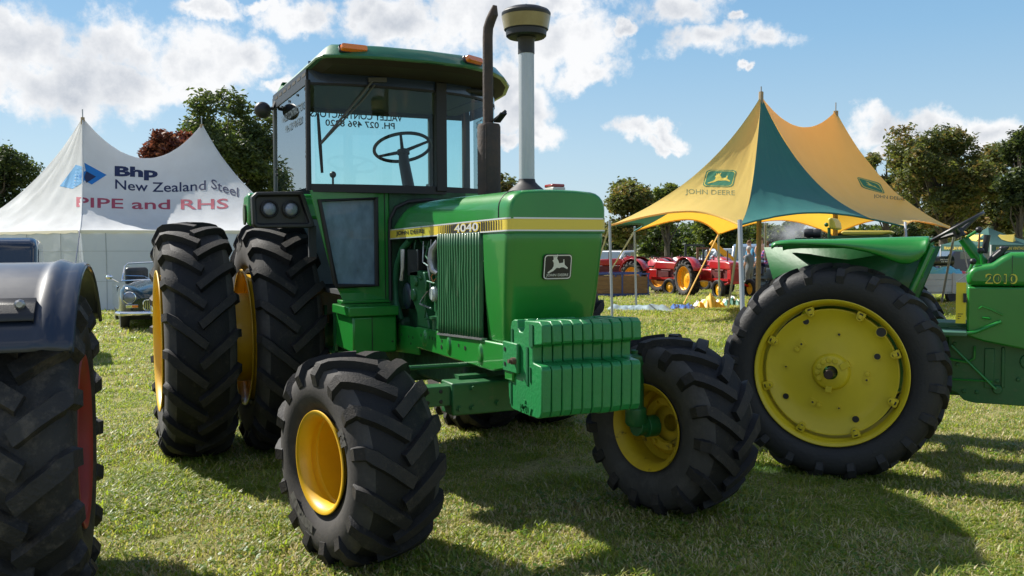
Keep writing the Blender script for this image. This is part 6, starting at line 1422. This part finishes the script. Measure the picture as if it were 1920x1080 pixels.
def pickup():
    g = onground(1160, 47); T = empty('pickup_truck', tuple(g), R_(YAW_CAM + 180 - 40), 'white pickup truck far behind the red tractors at the left of the poles', 'pickup truck')
    W_ = mat('white_vehicle_paint', (.75, .76, .78), .25, coat=.8)
    b = MB(); b.prism([(2.3, .45), (2.35, .95), (1.15, 1.08), (.75, 1.62), (-.35, 1.66), (-.45, 1.05), (-.45, .45)], -.82, .82, 'y'); b.build('body', W_, T, bevel=.08, seg=3)
    for s in (-1, 1): b = MB(); b.prism([(1.0, 1.1), (.68, 1.54), (-.28, 1.56), (-.32, 1.1)], s * .822, s * .828, 'y'); b.build('side_window', mat('dark_window', (.10, .13, .15), .05, coat=1), T)
    b = MB(); b.add([(1.14, -.68, 1.12), (1.14, .68, 1.12), (.80, .64, 1.58), (.80, -.64, 1.58)], [(0, 1, 2, 3)]); b.v = [(x + .02, y, z) for x, y, z in b.v]; b.build('windscreen', mat('dark_window', (.10, .13, .15), .05, coat=1), T)
    b = MB(); b.box(-2.4, -.5, -.82, .82, .55, .95); b.build('load_bed', BLKP, T)
    for x in (1.5, -1.5):
        for s in (-1, 1): q = MB(); q.lathe([(-.1, .2), (-.11, .3), (-.08, .36), (.08, .36), (.11, .3), (.1, .2)], 'y', (x, s * .76, .36), 24, capa=True, capb=True); q.build('wheel', RUB2, T)
pickup()
def van(u, d, yaw, label, paint, L=4.6, H=1.95, name='van', cat='van'):
    g = onground(u, d); T = empty(name, tuple(g), yaw, label, cat)
    b = MB(); b.prism([(L / 2, .4), (L / 2, .95), (L / 2 - .5, 1.15), (L / 2 - .95, H - .08), (L / 2 - 1.2, H), (-L / 2 + .1, H), (-L / 2, H - .2), (-L / 2, .4)], -.85, .85, 'y'); b.build('body', paint, T, bevel=.09, seg=3)
    DW = mat('dark_window', (.10, .13, .15), .05, coat=1)
    for s in (-1, 1):
        x = L / 2 - 1.15
        for k in range(3): b = MB(); b.box(x - .85, x, s * .852 - .004, s * .852 + .004, 1.12, H - .25); b.build('side_window', DW, T, bevel=.003); x -= 1.0
    b = MB(); b.add([(L / 2 - .48, -.7, 1.18), (L / 2 - .48, .7, 1.18), (L / 2 - .90, .66, H - .14), (L / 2 - .90, -.66, H - .14)], [(0, 1, 2, 3)]); b.v = [(x + .03, y, z) for x, y, z in b.v]; b.build('windscreen', DW, T)
    for x in (L / 2 - .8, -L / 2 + .9):
        for s in (-1, 1): q = MB(); q.lathe([(-.1, .2), (-.11, .28), (-.08, .34), (.08, .34), (.11, .28), (.1, .2)], 'y', (x, s * .78, .34), 24, capa=True, capb=True); q.build('wheel', RUB2, T)
van(1414, 46, R_(YAW_CAM + 180 - 25), 'blue-grey van parked beyond the standing man', mat('blue_grey_paint', (.16, .22, .30), .3, coat=.6))
van(1375, 52, R_(YAW_CAM + 100), 'pale van behind the yellow machine panel', mat('pale_van_paint', (.55, .58, .62), .3, coat=.6), H=1.7)
van(1822, 47, R_(YAW_CAM + 95), 'dark blue four-wheel-drive behind the gazebo', mat('dark_blue_paint', (.02, .03, .08), .3, coat=.6), H=1.75, name='parked_car', cat='car')
def posts():
    F = empty('fence', tuple(onground(1180, 54)), math.atan2(RH.y, RH.x), 'dark post and rail fence behind the red tractors', 'fence'); W_ = mat('dark_fence_timber', (.05, .045, .035), .9)
    for k in range(15): b = MB(); x = -3 + k * 1.3; b.box(x, x + .1, -.05, .05, 0, 1.25); b.build('post', W_, F)
    for z in (.4, .8, 1.15): b = MB(); b.box(-3, 16, -.02, .02, z, z + .08); b.build('rail', W_, F)
posts()
def machine_frame(u, d, h_, label, m, w_=.9):
    T = empty('lift_frame', tuple(onground(u, d)), math.atan2(RH.y, RH.x), label, 'farm implement')  # generic frame of uprights and crossbars, not an identified implement
    for x in (-w_ / 2, w_ / 2): b = MB(); b.box(x - .05, x + .05, -.05, .05, 0, h_); b.build('upright', m, T)
    b = MB(); b.box(-w_ / 2, w_ / 2, -.04, .04, h_ * .55, h_ * .6); b.box(-w_ / 2, w_ / 2, -.04, .04, h_ * .95, h_); b.build('crossbar', m, T)
    b = MB(); b.box(-w_ / 2, w_ / 2, -.5, .5, .35, .6); b.build('bed', m, T); b = MB(); b.lathe([(-.6, .3), (.6, .3)], 'y', (0, 0, .3), 16, capa=True, capb=True); b.build('roller', BLKP, T)
machine_frame(1302, 45, 1.95, 'dark lift frame with two uprights behind the red tractors', mat('dark_steel', (.03, .035, .04), .6))
machine_frame(1318, 43, 1.8, 'rusty lift frame beside the dark one', mat('rusty_steel', (.16, .07, .04), .7), .5)
T = empty('tilted_board', tuple(onground(1357, 34)), math.atan2(RH.y, RH.x), 'tilted orange-yellow machine panel above the red tractor', 'farm machine')  # a plain tilted board; the machine it belongs to is not identified
b = MB(); b.box(-.62, .52, -.06, .06, 1.52, 1.72, rot=Matrix.Rotation(R_(40), 3, 'Y')); b.build('panel', ORY, T, bevel=.01); b = MB(); b.tube([(-.3, 0, 0), (-.25, 0, 1.7)], .03, 6); b.tube([(.3, 0, 0), (-.35, 0, 1.9)], .03, 6); b.build('support_arm', POLE, T)

def tarp(u0, u1, v, name, label, m, depth=1.3, hgt=.22, seed=1, m2=None):
    a, c = ground(u0, v), ground(u1, v); O = (a + c) / 2; T = empty(name, tuple(O), 0, label, 'tarpaulin'); e = (c - a); L = e.length; e.normalize(); n = Vector((-e.y, e.x, 0)); rows = []
    if n.dot(FH) < 0: n = -n
    for i in range(40):
        r = []
        for j in range(22):
            s, t = i / 39, j / 21; ew = (.16 * noise.noise(Vector((s * 5, seed, 1)))) * depth
            q = e * ((s - .5) * L) + n * ((t - .3) * depth + ew)
            k = min(1, 8 * min(s, 1 - s)) * min(1, 6 * min(t, 1 - t)); z = .012 + k * hgt * (.30 + .8 * max(0, noise.noise(Vector((s * 3, t * 2, seed)))) + .35 * abs(noise.noise(Vector((s * 9, t * 6, seed + 3)))) + .12 * abs(noise.noise(Vector((s * 24, t * 14, seed + 5)))))
            g = gz(O.x + q.x, O.y + q.y) - O.z; r.append((q.x, q.y, z + g))
        rows.append(r)
    b = MB(); b.grid(rows); o = b.build('cloth', [m] + ([m2] if m2 else []), T, smooth=30)
    if m2:
        for p in o.data.polygons:
            c_ = p.center
            if noise.noise(Vector((c_.x * 1.3, c_.y * 1.3, seed))) > .08: p.material_index = 1
TARP = mat('grey_blue_tarp', (.28, .35, .38), .4, col2=(.18, .26, .30), nscale=4); YT = mat('yellow_tarp', (.72, .42, .04), .5)
tarp(1136, 1262, 583, 'tarpaulin', 'crumpled pale grey tarpaulin on the grass beneath the marquee poles', TARP, 1.3, .20, 3)
tarp(1258, 1303, 580, 'tarpaulin', 'blue tarpaulin end with a raised corner next to the pale grey one', mat('blue_tarp', (.02, .09, .32), .4), .9, .18, 5)
tarp(1302, 1360, 578, 'tarpaulin', 'yellow and pale grey tarpaulin heap behind the tall pole', YT, 1.1, .36, 9, mat('pale_tarp', (.55, .54, .58), .5))
tarp(1356, 1392, 574, 'tarpaulin', 'green and white folded cloth right of the yellow heap', mat('green_cloth', (.03, .16, .12), .6), .9, .32, 12, mat('white_cloth', (.7, .7, .7), .6))

def roller_and_trailer():
    T = empty('steam_boiler', tuple(onground(1766, 38)), math.atan2(RH.y, RH.x), 'black horizontal boiler with small white lettering behind the green tractor', 'boiler')
    b = MB(); b.lathe([(-.45, .02), (-.45, .21), (.45, .21), (.45, .02)], 'x', (0, 0, 1.18), 24); b.build('barrel', mat('black_boiler', (.012, .015, .018), .35, coat=.4), T)
    for x in (-.3, 0, .3): q = MB(); q.lathe([(-.015, .216), (.015, .216)], 'x', (x, 0, 1.18), 24); q.build('band', BLKP, T)
    q = MB(); q.box(-.62, -.45, -.25, .25, .5, 1.4); q.box(-.4, -.34, -.2, .2, .2, 1.0); q.box(.34, .4, -.2, .2, .2, 1.0); q.box(-.6, .5, -.3, .3, .15, .6); q.build('smokebox_and_frame', BLKP, T)
    text_obj('boiler_lettering', 'SHELTLAND', .36, .055, mat('white_lettering', (.7, .7, .7), .6), (.02, -.222, 1.25), (1, 0, 0), (0, 0, 1), T, bold=.02)
    text_obj('boiler_lettering', '15-40', .26, .055, MATS['white_lettering'], (.02, -.222, 1.16), (1, 0, 0), (0, 0, 1), T, bold=.02)
    T = empty('flat_trailer', tuple(ground(1775, 566) + Vector((0, 0, 0))), math.atan2(RH.y, RH.x) + R_(4), 'pale grey drop-side trailer behind the green cowl, loaded with coloured goods', 'trailer')
    PG = mat('pale_grey_dropside', (.50, .49, .45), .5, col2=(.42, .41, .38), nscale=3)
    for k in range(3): b = MB(); b.box(-1.2, 1.6, -.86, -.83, .33 + k * .17, .33 + k * .17 + .162); b.build('side_plank', PG, T, bevel=.005)
    for x in (-1.2, -.35, .7, 1.56): b = MB(); b.box(x, x + .07, -.885, -.862, .30, .86); b.build('side_post', mat('trailer_post_grey', (.45, .42, .38), .5), T)
    b = MB(); b.box(-1.2, 1.6, -.83, .83, .28, .34); b.box(-1.2, 1.6, .81, .84, .34, .84); b.build('deck', PG, T)
    for x in (-.2, .5): q = MB(); q.lathe([(-.07, .15), (-.08, .25), (.08, .25), (.07, .15)], 'y', (x, -.75, .25), 20, capa=True, capb=True); q.build('wheel', RUB2, T)
    O = Vector(T.location)
    for (x, z, r, sx, nm, lab, m) in ((-.32, .90, .30, 1.7, 'cloth_bundle', 'light blue cloth bundle on the pale grey trailer', mat('light_blue_cloth', (.10, .42, .60), .6)), (.22, .88, .16, 1.2, 'toy_pile', 'red toys heaped on the pale grey trailer', mat('red_plastic', (.60, .02, .02), .4)), (.47, .86, .12, 1.3, 'toy_pile', 'yellow toys heaped on the pale grey trailer', mat('yellow_plastic', (.75, .42, .02), .4))):
        q = onground(0, 1); e = Vector((math.cos(T.rotation_euler.z), math.sin(T.rotation_euler.z), 0)); n = Vector((-e.y, e.x, 0)); c = O + e * x - n * .45
        t = empty(nm, (c.x, c.y, O.z + z - .08), T.rotation_euler.z, lab, nm.split('_')[0] if nm != 'toy_pile' else 'toys'); b = MB(); b.ball((0, 0, 0), r, 10, sc=(sx, .9, .62)); b.v = [(p[0] * (1 + .35 * noise.noise(Vector(p) * 9)), p[1], p[2] * (1 + .8 * noise.noise(Vector(p) * 7))) for p in b.v]; b.build('heap', m, t, smooth=25)
roller_and_trailer()
# utility pole on the rise
T = empty('utility_pole', tuple(onground(1908, 70)), math.atan2(RH.y, RH.x), 'grey utility pole in front of the brown hillside', 'utility pole')
b = MB(); zt = at(1908, 416, 70).z - T.location.z; b.tube([(0, 0, 0), (0, 0, zt)], .11, 8); b.build('pole', mat('grey_timber_pole', (.35, .33, .30), .9), T); b = MB(); b.box(-.35, .35, -.05, .05, zt - .25, zt - .1); b.build('crossarm', MATS['grey_timber_pole'], T)
# smoke drifting behind the marquee
c = at(1492, 436, 46); sm = MB(); sm.ball((0, 0, 0), 1.0, 10, sc=(2.0, 2.0, .85)); so_ = sm.build('smoke', BLKP); so_.location = c; so_['kind'] = 'stuff'
m = bpy.data.materials.new('smoke_volume'); m.use_nodes = True; t = m.node_tree; t.nodes.clear(); o = t.nodes.new('ShaderNodeOutputMaterial'); v = t.nodes.new('ShaderNodeVolumePrincipled'); v.inputs['Color'].default_value = (.8, .82, .86, 1)
n = t.nodes.new('ShaderNodeTexNoise'); n.inputs['Scale'].default_value = 1.2; n.inputs['Detail'].default_value = 4; tc = t.nodes.new('ShaderNodeTexCoord'); t.links.new(tc.outputs['Object'], n.inputs['Vector'])
ln = t.nodes.new('ShaderNodeVectorMath'); ln.operation = 'LENGTH'; mp = t.nodes.new('ShaderNodeMapping'); mp.inputs['Scale'].default_value = (.5, .5, 1.18); t.links.new(tc.outputs['Object'], mp.inputs['Vector']); t.links.new(mp.outputs[0], ln.inputs[0])
def mm_(op, a, b_, cl=False):
    x = t.nodes.new('ShaderNodeMath'); x.operation = op; x.use_clamp = cl
    for i, y in enumerate((a, b_)):
        if isinstance(y, (int, float)): x.inputs[i].default_value = y
        else: t.links.new(y, x.inputs[i])
    return x.outputs[0]
den = mm_('MULTIPLY', mm_('MULTIPLY', mm_('SUBTRACT', n.outputs['Fac'], .42, True), 5), mm_('SUBTRACT', 1.0, ln.outputs['Value'], True)); t.links.new(mm_('MULTIPLY', den, .9), v.inputs['Density']); t.links.new(v.outputs[0], o.inputs['Volume']); so_.data.materials[0] = m
# far belt of woodland closing the field
rg = random.Random(51); wb = MB()
for k in range(330):
    u = rg.uniform(-500, 2400); d = rg.uniform(84, 104); g_ = at(u, 460, d); top = at(u, rg.uniform(418, 436), d).z; R0 = rg.uniform(1.6, 2.6); bm_ = rg.randrange(3)
    for j in range(95):
        w_ = Vector((g_.x, g_.y, 0)) + Vector((rg.gauss(0, .55) * R0, rg.gauss(0, .55) * R0, -.4 + (top + .4) * rg.random() ** .7)); a = Vector((rg.uniform(-1, 1), rg.uniform(-1, 1), rg.uniform(-1, 1))).normalized(); b = a.orthogonal().normalized(); q = .30
        i = len(wb.v); wb.v += [tuple(w_ - a * q), tuple(w_ + b * q * .6), tuple(w_ + a * q), tuple(w_ - b * q * .6)]; wb.f.append((i, i + 1, i + 2, i + 3)); wb.mi.append(bm_)
tag(wb.build('woodland', [LD[1], LD[2], LG[1]], smooth=0, recalc=False), kind='stuff')
